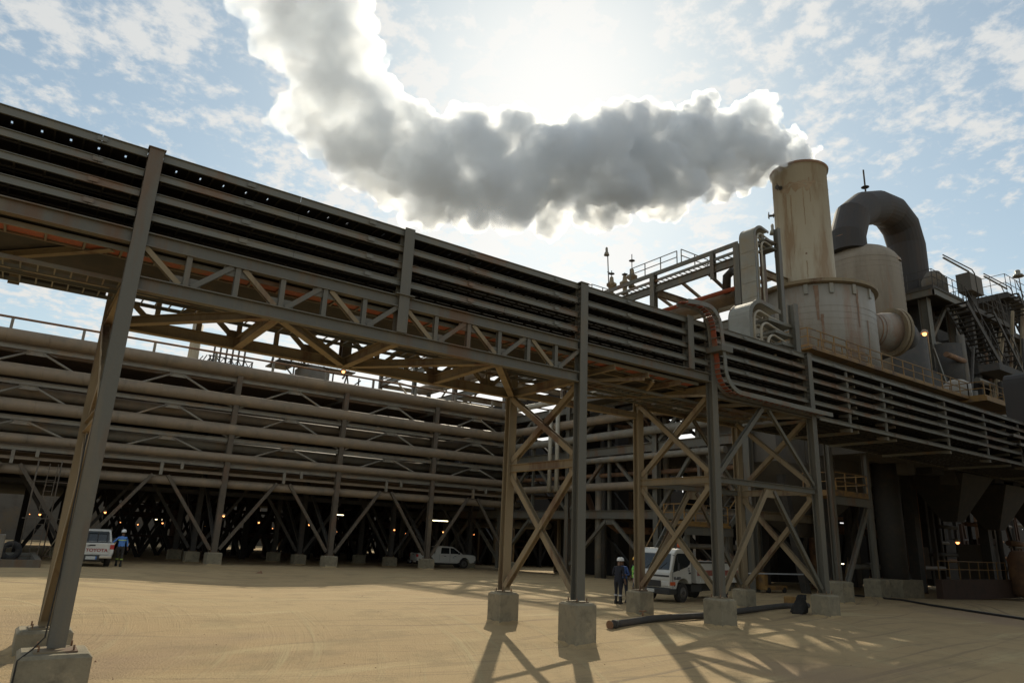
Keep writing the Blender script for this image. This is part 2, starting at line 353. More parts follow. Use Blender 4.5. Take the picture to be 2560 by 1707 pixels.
def build_cable_rack():
    t = thing('cable_rack', (0, 0, 0), 'long elevated grey steel rack of stacked black cable trays crossing the yard on braced towers', 'cable rack')
    P = lambda mb, n, m='steel': mb.build(n, m, t)
    S0, S1 = -34.0, 47.0
    # ---- columns
    zf = {-12: .28, 0: .86, 6: .88, 12: .93, 15.8: 1.05}
    zb = {-12: .21, 0: .83, 6: .82, 12: .84, 15.8: 1.05}
    for s in (-12, 0, 6, 12):
        top = ZT+.02 if s != 6 else ZT+.25
        P(MB().ibeam((s, 0, zf[s]+.03), (s, 0, top), .28, .28, (0, 1, 0)), 'column')
        P(MB().ibeam((s, DEP, zb[s]+.03), (s, DEP, ZT), .28, .28, (0, 1, 0)), 'column', 'dusty')
        P(MB().box(s-.17, s+.17, -.17, .17, top, top+.02), 'cap_plate')
    for s, w in ():
        P(MB().ibeam((s, 0, (1.08 if s < 16 else .8)), (s, 0, 7.5), w, w, (0, 1, 0)), 'column')
        P(MB().ibeam((s, DEP, (1.08 if s < 16 else .8)), (s, DEP, 7.5), w, w, (0, 1, 0)), 'column')
    P(MB().ibeam((-6, 0, ZL+.3), (-6, 0, ZT+.02), .28, .28, (0, 1, 0)), 'column')
    P(MB().ibeam((-6, DEP, ZL+.3), (-6, DEP, ZT), .28, .28, (0, 1, 0)), 'column')
    P(MB().ibeam((4.85, 0, ZM), (4.85, 0, ZT+.05), .28, .28, (0, 1, 0)), 'column')
    for s in (-18, -24, -30): P(MB().ibeam((s, -.02, ZM), (s, -.02, ZT+.02), .28, .24, (0, 1, 0)), 'column')
    # ---- chords of the two trusses
    def chord(a, b, y, zt, h=.30, w=.2, n='chord', m='steel'): P(MB().ibeam((a, y, zt-h/2), (b, y, zt-h/2), w, h), n, m)
    E = .14
    segs = [(-34, -12-E), (-12+E, -6-E*0), (-6, 0-E), (0+E, 6-E)]
    for a, b in segs: chord(a, b, 0, ZM, n='upper_chord')
    for a, b in ((-12+E, -6-E), (-6-E, 0-E)): chord(a, b, 0, ZL+.3, n='lower_chord')
    for a, b in ((-34, -12-E), (-12+E, 0-E), (E, 6-E), (6+E, 12-E)): chord(a, b, DEP, ZM, n='upper_chord', m='dusty')
    chord(-12+E, -E, DEP, ZL+.3, n='lower_chord', m='dusty'); chord(E, 6-E, DEP, ZL+.3, h=.22, n='lower_chord', m='dusty')
    chord(-34, -12-E, DEP+.9, ZM-.05, h=.26, n='lower_chord', m='dark')
    chord(6+E, 12-E, 0, 7.62, h=.2, n='lower_chord'); chord(6+E, 12-E, DEP, 7.62, h=.2, n='lower_chord', m='dusty')
    # ---- web members
    zu, zl = ZM-.30, ZL+.30
    for y, mm in ((0, 'steel'), (DEP, 'dusty')):
        for k in range(1, 12):
            if k == 6: continue
            s = -12+k
            P(MB().ibeam((s, y, zl), (s, y, zu), .11, .13, (0, 1, 0), t=.014), 'truss_post', mm)
        for k in range(12):
            a, b = -12+k, -11+k
            up0 = (k % 2 == 0)
            p = (a+.12, y, zu if up0 else zl); q = (b-.12, y, zl if up0 else zu)
            P(MB().ibeam(p, q, .11, .12, (0, 1, 0), t=.014), 'truss_diagonal', mm if y else ('dusty' if up0 else 'steel'))
        for k in range(1, 12):
            s = -12+k
            if k % 2: P(MB().box(s-.30, s+.30, y-.012, y+.012, zl, zl+.2), 'gusset_plate', mm)
            elif k != 6: P(MB().box(s-.30, s+.30, y-.012, y+.012, zu-.2, zu), 'gusset_plate', mm)
    P(MB().box(-6.26, -5.74, -.2, .2, ZM, ZM+.025), 'gusset_plate')
    # left span: short posts below the deck on the rear side
    for s in (-14, -16.5, -19, -21.5, -24): P(MB().box(s-.11, s+.11, DEP-.32, DEP-.30, ZM-.75, ZM-.3), 'hanger', 'dusty')
    # ---- horizontal bracing at the lower chords
    zc = ZL+.15
    def hb(p, q, w=.16, h=.2, m='dusty', n='horizontal_brace'): P(MB().ibeam(p, q, w, h, t=.018), n, m)
    for s in (-12, -9, -6, -3, 0): hb((s, .1, zc), (s, DEP-.1, zc), .2, .26, n='cross_beam')
    for a, b in (((-12, DEP), (-9, 0)), ((-9, 0), (-6, DEP)), ((-6, DEP), (-3, 0)), ((-3, 0), (0, DEP))):
        d = (V((*b, zc))-V((*a, zc))).normalized()*.25
        hb(V((*a, zc-.03))+d, V((*b, zc-.03))-d, .2, .2)
    for s in (1.5, 3, 4.5, 7.5, 9, 10.5): hb((s, .1, 7.72), (s, DEP-.1, 7.72), .12, .16, n='cross_beam')
    for s in (6, 12): hb((s, .14, 7.72), (s, DEP-.14, 7.72), .18, .26, n='cross_beam')
    for a in (0, 3, 6, 9):
        hb((a+.2, .1 if a % 2 else DEP-.1, 7.55), (a+2.8, DEP-.1 if a % 2 else .1, 7.55), .09, .09)
        hb((a+.2, DEP-.1 if a % 2 else .1, 7.45), (a+2.8, .1 if a % 2 else DEP-.1, 7.45), .07, .07)
    for y in (1.2, 2.4): hb((.2, y, 7.84), (11.8, y, 7.84), .09, .12)
    for s in range(-33, 0, 3):
        if s < -12: hb((s, .1, ZM-.42), (s, DEP+.8, ZM-.42), .16, .22, n='cross_beam')
    for a in (-33, -27, -21, -15): hb((a, 3.3, ZM-.38), (a+2.6, .3, ZM-.38), .14, .14)
    # ---- towers
    def pl(p, q, m='dusty', w=.17, h=.17, n='tower_brace', up=None):
        p, q = V(p), V(q)
        if up is None: up = (1, 0, 0) if abs(p.x-q.x) < .1 else (0, 1, 0)
        P(MB().ibeam(p, q, w, h, up, t=.016), n, m)
    for s in (-12, 0, 6, 12):
        f0, b0 = zf[s]+.15, zb[s]+.15; zm = 4.62; zt = ZL-.05 if s <= 0 else 7.5
        if s == -12: zm = 4.5
        P(MB().ibeam((s, .14, zm), (s, DEP-.14, zm), .18, .24, t=.018), 'tower_tie', 'dusty')
        pl((s-.05, .16, zm+.25), (s-.05, DEP-.16, zt)); pl((s+.05, DEP-.16, zm+.25), (s+.05, .16, zt))
        pl((s-.05, DEP-.16, b0), (s-.05, .16, zm-.25)); pl((s+.05, .16, f0), (s+.05, DEP-.16, zm-.25))
        for yy, sg in ((.14, 1), (DEP-.14, -1)):
            P(MB().box(s-.012, s+.012, min(yy, yy+sg*.3), max(yy, yy+sg*.3), zm-.42, zm+.42), 'gusset_plate', 'dusty')
    for y, b0 in ((0, zf), (DEP, zb)):
        P(MB().ibeam((6.14, y, 4.62), (11.86, y, 4.62), .16, .2, t=.016), 'tower_tie')
        pl((6.2, y, 4.85), (8.8, y, 7.4), 'steel', .16, .16); pl((11.8, y, 4.85), (9.2, y, 7.4), 'steel', .12, .12)
        pl((6.2, y, b0[6]+.15), (8.8, y, 4.45), 'dusty', .16, .16); pl((11.8, y, b0[12]+.15), (9.2, y, 4.45), 'steel', .14, .14)
        P(MB().box(8.7, 9.3, y-.013, y+.013, 4.2, 4.52), 'gusset_plate', 'dusty')
    # ---- trays: one per level, with a bed of cables, rungs and two side rails
    for li, z in enumerate(LV + [7.62]):
        a, b = (S0, S1) if li < 5 else (12.6, S1)
        if li == 4: a = 6.15
        bed = MB(); zz_ = z-.13
        if li == 0:
            y = [.08, .30, .50, 1.0, 1.06, DEP-.1]
            for y0, y1 in ((y[0], y[1]), (y[2], y[3]), (y[4], y[5])): bed.box(a, b, y0, y1, zz_, zz_+.05)
            s = a; k = 0; rnd = random.Random(8)
            while s < b:
                e = min(s+.5, b); g = .04 if rnd.random() < .9 else .0
                bed.box(s, e-g, y[1], y[2], zz_, zz_+.05); bed.box(s, e-(.035 if rnd.random() < .85 else 0), y[3], y[4], zz_, zz_+.05); s = e
        else: bed.box(a, b, .08, DEP-.08, zz_, zz_+.05)
        tr = bed.build('cable_tray', 'cable', t)
        # cables lying on the tray, seen at the edges and from beneath
        cb_ = MB(); rnd = random.Random(li)
        for q in range(9 if li else 6):
            yy = (.2 if li else 1.35)+q*.37+rnd.uniform(-.1, .1); cb_.tube([(a, yy, zz_-.03), (b, yy, zz_-.03)], rnd.uniform(.018, .035), 5)
        cb_.build('cables', 'cable', tr)
        rg = MB(); s = a+.2
        while s < b:
            rg.box(s-.018, s+.018, .03, DEP-.03, zz_-.045, zz_-.012); s += .5
        rg.build('rungs', 'dark', tr)
        for y0 in (-.02, DEP-.0):
            r_ = MB(); cuts = [c for c in (-12, 0, 6, 12) if a < c < b]
            if li == 4 or li == 5: cuts = []
            pr = [a]+cuts+[b]
            for i in range(len(pr)-1):
                l0 = pr[i]+(E+.01 if i else 0); l1 = pr[i+1]-(E+.01 if i < len(pr)-2 else 0)
                s = l0
                while s < l1-.01:
                    e = min(s+3.0, l1); jo = .004*((int(s*7)) % 3)
                    r_.chan((s+.004, y0+jo, z-.085), (e-.004, y0+jo, z-.085), .05, .165 if li else .19, t=.014); s = e
            # splice plates
            for q in range(int((b-a)/3)):
                s = a+3*(q+1)
                if any(abs(s-c) < .3 for c in (-12, -6, 0, 4.85, 6, 12)): continue
                r_.box(s-.09, s+.09, y0-.034, y0-.026, z-.13, z-.04)
            r_.build('side_rail', 'tray', tr)
    # bearers under each tray at the columns and brackets right of the last tower
    for s in (-30, -24, -18, -12, -6, 0, 6, 12, 15.8, 19, 24, 31.5, 39):
        for li, z in enumerate(LV[:4] if s < 7 else LV+[7.62]):
            P(MB().box(s-.05, s+.05, .16, DEP-.16, z-.30, z-.182), 'tray_bearer', 'tray')
    for s in (15, 18, 24, 28.5, 33):
        for z in LV[1:]+[7.62]:
            P(MB().extr([(.03, z-.36), (.5, z-.30), (.5, z-.2), (.03, z-.2)], 0, s-.09, s+.09), 'tray_bracket')
    for s in (15, 18, 24, 28.5, 33, 39): P(MB().box(s-.07, s+.07, .035, .10, 7.6, ZT-.2), 'tray_post')
    # ---- orange covered cables hanging below the lowest tray, with ticks
    ob = MB(); s = S0
    while s < 5.2: ob.box(s, s+.62, .28, .70, ZM-.38, ZM-.33); s += .66
    oc = ob.build('orange_cable_cover', 'orange', t)
    rr = MB()
    for y in (.25, .73): rr.box(S0, 5.6, y-.02, y+.02, ZM-.42, ZM-.32)
    s = S0+.64
    while s < 5.2: rr.box(s-.01, s+.03, .27, .71, ZM-.42, ZM-.385); s += .66
    rr.build('cover_frame', 'tray', oc)
    dk = MB(); dk.box(S0, 6, .1, DEP-.1, ZM-.26, ZM-.22); dk.build('deck_plate', 'dark', t)
    for y0 in (1.25, 2.25):
        lad = MB()
        for y in (y0, y0+.6): lad.bar((S0, y, 7.48), (11.5, y, 7.48), .03, .09)
        s = S0
        while s < 11.5: lad.box(s, s+.03, y0, y0+.6, 7.46, 7.485); s += .3
        lad.build('hanging_cable_ladder', 'tray', t)
    # conduits strapped to the back of the columns
    for s in (-12, 0, 6, 12):
        st = MB(); z = 8.3
        while z < 9.95: st.bar((s-.13, .11, z), (s-.13, -.11, z+.05), .012, .02); st.bar((s-.13, -.11, z+.05), (s-.13, .11, z+.12), .010, .014); z += .16
        st.build('cable_straps', 'tray', t)
    # thin earth cable down the nearest column
    P(MB().tube([(-12.2, -.17, 4.0), (-12.17, -.17, 1.5), (-12.2, -.2, .5), (-12.35, -.35, .34), (-12.54, -.53, .2), (-12.56, -.56, -.7)], .014, 6), 'earth_cable', 'cable')
    return t
build_cable_rack()
footing(-12, 0, .25, 1.08, 'nearest and largest concrete footing at the bottom left corner of the view')
footing(-12, DEP, .19, 1.02, 'concrete footing right behind the large one at the bottom left')
footing(0, 0, .84, .74, 'front concrete footing of the narrow two legged tower left of the truck')
footing(0, DEP, .81, .70, 'rear concrete footing of the narrow two legged tower, shadow falling towards the left')
footing(6, 0, .86, .74, 'tall concrete footing standing right in front of the white truck bed')
footing(6, DEP, .80, .70, 'concrete footing beside the front bumper of the white truck')
footing(12, 0, .91, .72, 'concrete footing with the black bag leaning behind it at the end of the ground pipe')
footing(12, DEP, .82, .66, 'concrete footing behind the rear wheels of the white truck')
for x, y, lb, k in ((21.4, 4.9, 'concrete footing in the shade behind the black bag, under a slim grey column', 'slim grey column rising behind the footing with the black bag'), (28.1, 6.5, 'dim concrete footing under the slim column left of the thick round column', 'slim grey column just left of the thick round column')):
    footing(x, y, 1.0, 1.0, lb)
    q = thing('slim_column', (x, y, 1.03), k, 'column'); MB().ibeam((x, y, 1.03), (x, y, 8.05), .3, .3, (0, 1, 0)).build('shaft', 'steel', q); MB().box(x-.25, x+.25, y-.25, y+.25, 8.05, 8.09).build('cap_plate', 'steel', q)

# ---------------------------------------------------------------- curved cable ladder in front of the third column
def arc(cx, cz, r, a0, a1, n=8): return [(cx+r*math.cos(R(a0+(a1-a0)*i/n)), cz+r*math.sin(R(a0+(a1-a0)*i/n))) for i in range(n+1)]
def build_curved_ladder():
    t = thing('curved_cable_ladder', (6, -.35, 7.6), 'narrow orange lined cable ladder bending down over the front of the cable rack', 'cable ladder')
    path = [(4.2, 10.36), (4.7, 10.42)] + arc(5.15, 9.72, .72, 95, 0, 9)[1:] + [(5.92, 9.2), (6.0, 8.7)] + arc(6.85, 8.45, .85, 180, 270, 8) + [(8.0, 7.6), (10, 7.58), (12.5, 7.58)]
    for y in (-.62, -.1):
        r_ = MB()
        for i in range(len(path)-1):
            p = path[i]; q = path[i+1]; r_.bar((p[0], y, p[1]), (q[0], y, q[1]), .03, .16, up=(0, 1, 0)) if False else r_.bar((p[0], y, p[1]), (q[0], y, q[1]), .16, .035, up=(0, 1, 0))
        r_.build('side_rail', 'tray', t)
    rg = MB(); ov = MB()
    for i in range(len(path)-1):
        p = V((path[i][0], 0, path[i][1])); q = V((path[i+1][0], 0, path[i+1][1])); n = max(1, int((q-p).length/.3))
        for k in range(n):
            c = p.lerp(q, (k+.5)/n); MB().bar((c.x, -.6, c.z), (c.x, -.12, c.z), .03, .03).build('rung', 'tray', t)
        d = (q-p).normalized(); nn = V((-d.z, 0, d.x))*.05
        ov.bar((p.x+nn.x, -.24, p.z+nn.z), (q.x+nn.x, -.24, q.z+nn.z), .03, .2, up=(0, 1, 0))
    ov.build('orange_cable', 'orange', t)
    MB().box(5.75, 6.35, -.7, -.02, 8.93, 9.12).build('clamp_bracket', 'steel', t)
build_curved_ladder()

# ---------------------------------------------------------------- cable hoods where the trays bend down
def build_hood(name, s0, s1, y0, y1, z0, z1, label, end):
    t = thing(name, (s0, y0, z0), label, 'cable cover')
    r_ = .75 if z1-z0 < 3 else .7
    pth = [(s0, z0), (s0, z1-r_)] + [(s0+r_-r_*math.cos(R(a)), z1-r_+r_*math.sin(R(a))) for a in range(12, 91, 13)] + [(end-.9, z1-.06*(end-s0))]
    th = .04; mb = MB(); k = 0
    for i in range(len(pth)-1):
        p = V((pth[i][0], 0, pth[i][1])); q = V((pth[i+1][0], 0, pth[i+1][1]))
        d = (q-p).normalized(); L_ = (q-p).length; n = max(1, int(L_/.9)) if i == 0 else 1
        for j in range(n):
            a = p.lerp(q, j/n); b = p.lerp(q, (j+1)/n)
            mb.bar((a.x, (y0+y1)/2, a.z+.0), (b.x, (y0+y1)/2, b.z), th, (y1-y0), up=(0, 1, 0))
            if i == 0: mb.bar((a.x-.03, y0, a.z+.01), (a.x-.03, y1, a.z+.01), .02, .05)
    mb.build('cover_sheet', 'hood', t)
    for y in (y0-.02, y1+.02):
        r2 = MB()
        for i in range(len(pth)-1):
            p, q = pth[i], pth[i+1]; r2.bar((p[0]+.06, y, p[1]), (q[0]+.06, y, q[1]), .16, .04, up=(0, 1, 0))
        r2.build('side_rail', 'tray', t)
    nlev = 4 if z1-z0 < 3 else 2
    for k in range(nlev):
        z = z1-.35-k*.42; rr = .45; sx = s0+.45+k*.42
        mb = MB()
        for y in (y0+.12, y0+.5):
            mb.tube([(sx, y, z0), (sx, y, z-rr)] + [(sx+rr-rr*math.cos(R(a)), y, z-rr+rr*math.sin(R(a))) for a in range(15, 91, 15)] + [(sx+rr+.6, y, z-.12), (end-.3, y, z-.22)], .055, 7)
        mb.build('cable_bundle', 'white_pipe', t)
        MB().box(sx+.8, end, y0, y1, z-.32, z-.2).build('cable_tray', 'tray', t)
    MB().ibeam((end, y0-.05, z0-.2), (end, y0-.05, z1+.35), .3, .3, (0, 1, 0)).build('post', 'steel', t)
    MB().ibeam((end, y1+.05, z0-.2), (end, y1+.05, z1+.35), .26, .26, (0, 1, 0)).build('post', 'steel', t)
build_hood('cable_hood', 8.95, 10, .4, 1.35, 10.0, 11.9, 'lower pale sheet metal hood over curved cables standing on top of the cable rack', 11.85)
build_hood('cable_hood', 20.0, 21, 7.6, 8.6, 13.6, 21.1, 'tall narrow pale sheet metal cable cover just left of the stack', 22.3)

# ---------------------------------------------------------------- long pipe rack behind the yard (left)
M['rackdeck'] = mat('dusty_deck', (.17, .122, .085), (.12, .09, .065), (.21, .145, .095), rough=.9, scale=.8)
M['legs'] = mat('brown_brace_steel', (.105, .085, .062), (.08, .066, .05), (.13, .085, .055), rough=.8, scale=2)
def build_pipe_rack():
    t = thing('pipe_rack', (6.5, 35, 0), 'long four tier steel pipe rack with diagonal bracing behind the sandy yard', 'pipe rack')
    P = lambda mb, n, m='pipe2': mb.build(n, m, t)
    cols = [-25.5, -17.5, -9.5, -1.5, 6.5, 14.5, 22.5]; rows = [35, 41.5, 48]
    tiers = [12.4, 10.3, 8.2, 6.45]
    for y in rows:
        for s in cols:
            P(MB().ibeam((s, y, gz(s, y)+.8), (s, y, 12.75 if y == 35 else 12.3), .36, .36, (0, 1, 0)), 'column', 'legs' if y == 35 else 'dark')
    for s in cols:
        for z in tiers: P(MB().ibeam((s, 35.2, z-.2), (s, 48, z-.2), .28, .42), 'cross_beam', 'steel')
        for y0, y1 in ((35.2, 41.3), (41.7, 47.8)): P(MB().ibeam((s, y0, 1.2), (s, y1, 6), .2, .2, (1, 0, 0)), 'cross_brace', 'dark')
    for z in tiers:
        for i in range(6):
            P(MB().ibeam((cols[i]+.2, 35, z-.14), (cols[i+1]-.2, 35, z-.14), .2, .26), 'girder', 'pipe2')
    for i in range(6):
        a, b = cols[i], cols[i+1]; m = (a+b)/2
        for k in range(3):
            z1, z0 = tiers[k]-.35, tiers[k+1]+.05
            P(MB().tube([(m-.35, 35, z1), (a+.25, 35, z0)], .075, 6), 'diagonal_brace', 'pipe2'); P(MB().tube([(m+.35, 35, z1), (b-.25, 35, z0)], .075, 6), 'diagonal_brace', 'pipe2')
            P(MB().box(m-.5, m+.5, 34.97, 35.03, z1-.18, z1+.1), 'gusset_plate', 'pipe2')
            # plan bracing seen from below
            P(MB().tube([(m, 35.2, tiers[k]-.1), (a+.2, 41.3, tiers[k]-.1)], .05, 6), 'plan_brace', 'pipe2'); P(MB().tube([(m, 35.2, tiers[k]-.1), (b-.2, 41.3, tiers[k]-.1)], .05, 6), 'plan_brace', 'pipe2')
        for y in (35, 41.5):
            zb = gz(a, y)+1.0
            P(MB().bar((m-.45, y, 5.4), (a+.3, y, zb), .2, .2), 'leg_brace', 'legs' if y == 35 else 'dark'); P(MB().bar((m+.45, y, 5.4), (b-.3, y, zb), .2, .2), 'leg_brace', 'legs' if y == 35 else 'dark')
        P(MB().ibeam((a+.2, 35, 5.75), (b-.2, 35, 5.75), .14, .18), 'girder', 'pipe')
        for z, y in ((4.7, 41.5), (4.9, 48)): P(MB().ibeam((a+.2, y, z), (b-.2, y, z), .2, .3), 'girder', 'dark')
        P(MB().box(m-.09, m+.09, 34.9, 35.1, 5.4, 6.2), 'hanger'); P(MB().box(m+1.1, m+1.28, 34.8, 34.9, 5.85, 6.3), 'hanger')
    pl_ = MB()
    for i, z in enumerate((6.2, 8.05, 10.15)): pl_.box(-34, 22.8 if i else 30, 36.2+i*.3, 59, z-.05, z)
    pl_.box(-34, 24, 36.5, 56, 12.2, 12.24); pl_.build('deck_plate', 'rackdeck', t)  # sheets added between the pipes so the rack casts a solid shadow
    for i, s in enumerate([c for c in cols]):
        for y in rows:
            nm = {(-1.5, 35): 'pale footing of the pipe rack standing nearest the man in the light blue shirt', (6.5, 35): 'reddish footing of the pipe rack midway between the two pickups', (14.5, 35): 'footing of the pipe rack hiding the tail of the distant white pickup'}.get((s, y), 'dim concrete footing under the long pipe rack')
            footing(s, y, gz(s, y)+.78, .95, nm, group='footings under the pipe rack')
    return tiers
build_pipe_rack()
G_P = 'pipes on the long pipe rack'
def pipe_run(pts, r, m, label, group=None, name='pipeline', n=14, rings=0, cat='pipe'):
    loc = pts[0]; mb = MB(); mb.tube(pts, r, n)
    if rings:
        rg = mb
        a, b = V(pts[0]), V(pts[1]); d = (b-a).normalized(); L_ = (b-a).length; s = 1.2
        while s < L_: rg.tube([a+d*(s-.02), a+d*(s+.02)], r+.008, n, cap=False); s += rings
    o = mb.build(name, m, loc=loc); tag(o, label, cat, group)
    return o
def elbow_run(x0, x1, y, z, r, m, label, grp, rings=2.2, back=True):
    pts = [(x0, y, z), (x1, y, z)]
    if back: pts = [(x0, y, z), (x1-.9, y, z)] + [(x1-.9+.9*math.sin(R(a)), y+.9-.9*math.cos(R(a)), z) for a in (20, 45, 70, 90)] + [(x1, y+4, z)]
    return pipe_run(pts, r, m, label, grp, rings=rings)
XR = 23.6
elbow_run(-34, XR, 35, 12.93, .39, 'pipe', 'thick brown top pipe along the front edge of the pipe rack', G_P)
elbow_run(-34, XR, 35, 10.86, .40, 'pipe', 'thick brown pipe on the front edge of the second rack tier from the top', G_P)
elbow_run(-34, XR, 35, 8.78, .39, 'pipe', 'thick pipe on the front edge of the third tier of the rack', G_P)
elbow_run(-34, 26.5, 34.9, 6.85, .28, 'pipe', 'long straight front pipe of the lowest tier with a bright upper edge', G_P)
elbow_run(-34, 24, 35.4, 5.12, .30, 'pipe', 'big dusty pipe hung below the lowest tier of the pipe rack', G_P)
rnd = random.Random(21)
for z, n0 in ((12.93, 9), (10.86, 8), (8.78, 7), (6.85, 6)):
    y = 35.0
    for k in range(n0):
        r = rnd.choice((.18, .24, .3, .36)); y += r+.75+rnd.random()*.35
        if y > 47: break
        if z == 6.85 and k > 4: break
        elbow_run(-34, XR-rnd.random()*1.5, y, (z-.98-r*.3 if 7 < z < 12 else z-.4+r), r, rnd.choice(('pipe', 'pipe', 'pipe2')), 'brown process pipe lying behind the front pipe of the rack', 'inner pipes of the long pipe rack', rings=0, back=False)
def build_rail_pipe():
    t = thing('small_pipe_line', (6, 35, 13.3), 'thin red brown pipe carried on short posts above the top pipe of the rack', 'pipe', 'thin lines above the pipe rack')
    MB().tube([(-34, 35, 14.0), (27, 35, 14.0)], .075, 8).build('pipe', 'rust', t)
    for s in (-30.3, -26.6, -22.8, -19, -15.05, -11.3, -7.2, -3.3, .68, 4.74, 8.6, 12.4, 16.2, 20): MB().box(s-.08, s+.08, 34.94, 35.06, 13.3, 13.95).build('post', 'pipe2', t)
build_rail_pipe()

# ---------------------------------------------------------------- dark process frames beyond the pipe rack
def build_far_frames():
    labels = ['dark braced steel frame right behind the pipe rack', 'second dark braced frame deep under the plant', 'third dark braced frame far under the plant', 'farthest dark braced frame before the bright ground', 'last braced frame at the far edge of the plant']
    for i, y in enumerate((56, 66, 78, 90, 102)):
        t = thing('braced_frame', (20, y, -.8), labels[i], 'steel frame', 'dark frames under the plant')
        x0, x1 = -12+i*3.2, 80; n = int((x1-x0)/6.0); zb = gz(20, y)-.3
        for k in range(n+1):
            x = x0+6.0*k; MB().box(x-.22, x+.22, y-.2, y+.2, zb, 6.2).build('column', 'soot', t)
            if k < n and x < 60:
                for h in range(2):
                    a, b = x+3*h, x+3*h+3
                    MB().bar((a, y, zb+.4), (b, y, 5.2), .26, .3).build('cross_brace', 'soot', t); MB().bar((b, y+.1, zb+.4), (a, y+.1, 5.2), .26, .3).build('cross_brace', 'soot', t)
        MB().box(x0-20, x1, y-4.5 if i == 0 else y-.3, y+11.5 if i < 4 else y+4, 5.3, 9.4+i*.5).build('deck', 'soot', t)  # deep slab added to block light and keep the frames dark
        rr = random.Random(i)
        for k in range(26):
            x = rr.uniform(x0+8, x1-4); yy = y+rr.uniform(1, 8); MB().tube([(x, yy, zb), (x, yy, 5.3)], rr.uniform(.1, .45), 7).build('vertical_pipe', rr.choice(('soot_rust', 'soot')), t)
        if i < 2:
            for k in range(14): zz = rr.uniform(1, 5); xx = rr.uniform(x0+4, 60); MB().tube([(xx, y+2, zz), (xx+rr.uniform(4, 14), y+2, zz)], rr.uniform(.06, .25), 7).build('horizontal_pipe', 'soot_rust', t)
M['soot'] = mat('sooty_steel', (.022, .02, .018), (.035, .028, .022), rough=.9, scale=2, bump=0); M['soot_rust'] = mat('sooty_rust', (.06, .03, .02), (.03, .02, .018), rough=.9, scale=2, bump=0)  # near-black colours paint in the deep shade under and behind the plant
build_far_frames()
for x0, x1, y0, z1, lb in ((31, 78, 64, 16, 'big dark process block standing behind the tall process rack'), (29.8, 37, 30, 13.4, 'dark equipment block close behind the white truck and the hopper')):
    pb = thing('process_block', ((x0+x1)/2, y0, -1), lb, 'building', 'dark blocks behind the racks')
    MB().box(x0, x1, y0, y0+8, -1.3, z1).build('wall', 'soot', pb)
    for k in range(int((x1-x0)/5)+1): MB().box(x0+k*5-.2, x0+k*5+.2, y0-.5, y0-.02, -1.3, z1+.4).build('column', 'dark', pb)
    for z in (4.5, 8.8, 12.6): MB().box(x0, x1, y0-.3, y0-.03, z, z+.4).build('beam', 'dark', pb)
tag(MB().box(-60, 210, 122, 126, -2, 9).build('boundary_building', 'wall', loc=(60, 124, -2)), 'low grey building seen through the gaps far beyond the plant', 'building')

# lamps hung in the dark
def lamp(loc, r, label='small glowing orange lamp hanging in the dark under the plant', group='orange lamps under the plant', pole=None):
    t = thing('work_lamp', loc, label, 'lamp', group); x, y, z = loc
    MB().lathe((x, y, z), [(r*.5, r*1.5), (r*.95, r*.9), (r*1.15, .25*r)], 10, cap=False).build('lamp_shade', 'shade', t)
    MB().lathe((x, y, z), [(0.001, -r*.75), (r*.55, -r*.45), (r*.72, 0), (r*.55, r*.4), (.001, r*.5)], 10).build('bulb', 'bulb', t)
    if pole: MB().tube(pole, .035, 6).build('pole', 'dusty', t)
    return t
LP = [I_ for I_ in [
 (-9.5, 40, 2.5), (-11.2, 45, 2.6), (-7.9, 38, 2.9), (-1.3, 34.6, 3.0), (2.6, 40, 2.7), (6.7, 40.5, 2.7), (14.6, 41.3, 2.6), (19.5, 41.3, 2.6), (22.6, 37, 2.6)]]
for x, y, z in LP: lamp((x, y, z), .10)
rnd = random.Random(77)
for k in range(30):
    y = rnd.uniform(44, 95); px = rnd.uniform(.14, .60)     # spread along the dark aisle
    a = HEAD-.58+.80*k/30+rnd.uniform(-.012, .012); x = CAM.x+math.tan(a)*(y-CAM.y)
    lamp((x, y, 2.3+rnd.uniform(-.3, .5)), .06+.045*rnd.random())
for i, (x, y, z, a, lb) in enumerate(((14.9, 33.9, 3.4, 1.35, 'lit yellow tube light right above the distant white pickup'), (9.7, 42.5, 3.6, 1.2, 'lit yellow tube light between two rack legs left of the distant pickup'), (-1.0, 60, 2.6, .9, 'small lit tube light far in the dark, leftmost of the tubes'))):
    t = thing('tube_light', (x, y, z), lb, 'lamp', 'lit tube lights'); MB().box(x-a/2, x+a/2, y-.04, y+.04, z, z+.06).build('tube', 'tube_lit', t); MB().box(x-a/2, x+a/2, y-.06, y+.06, z+.065, z+.12).build('housing', 'dark', t)

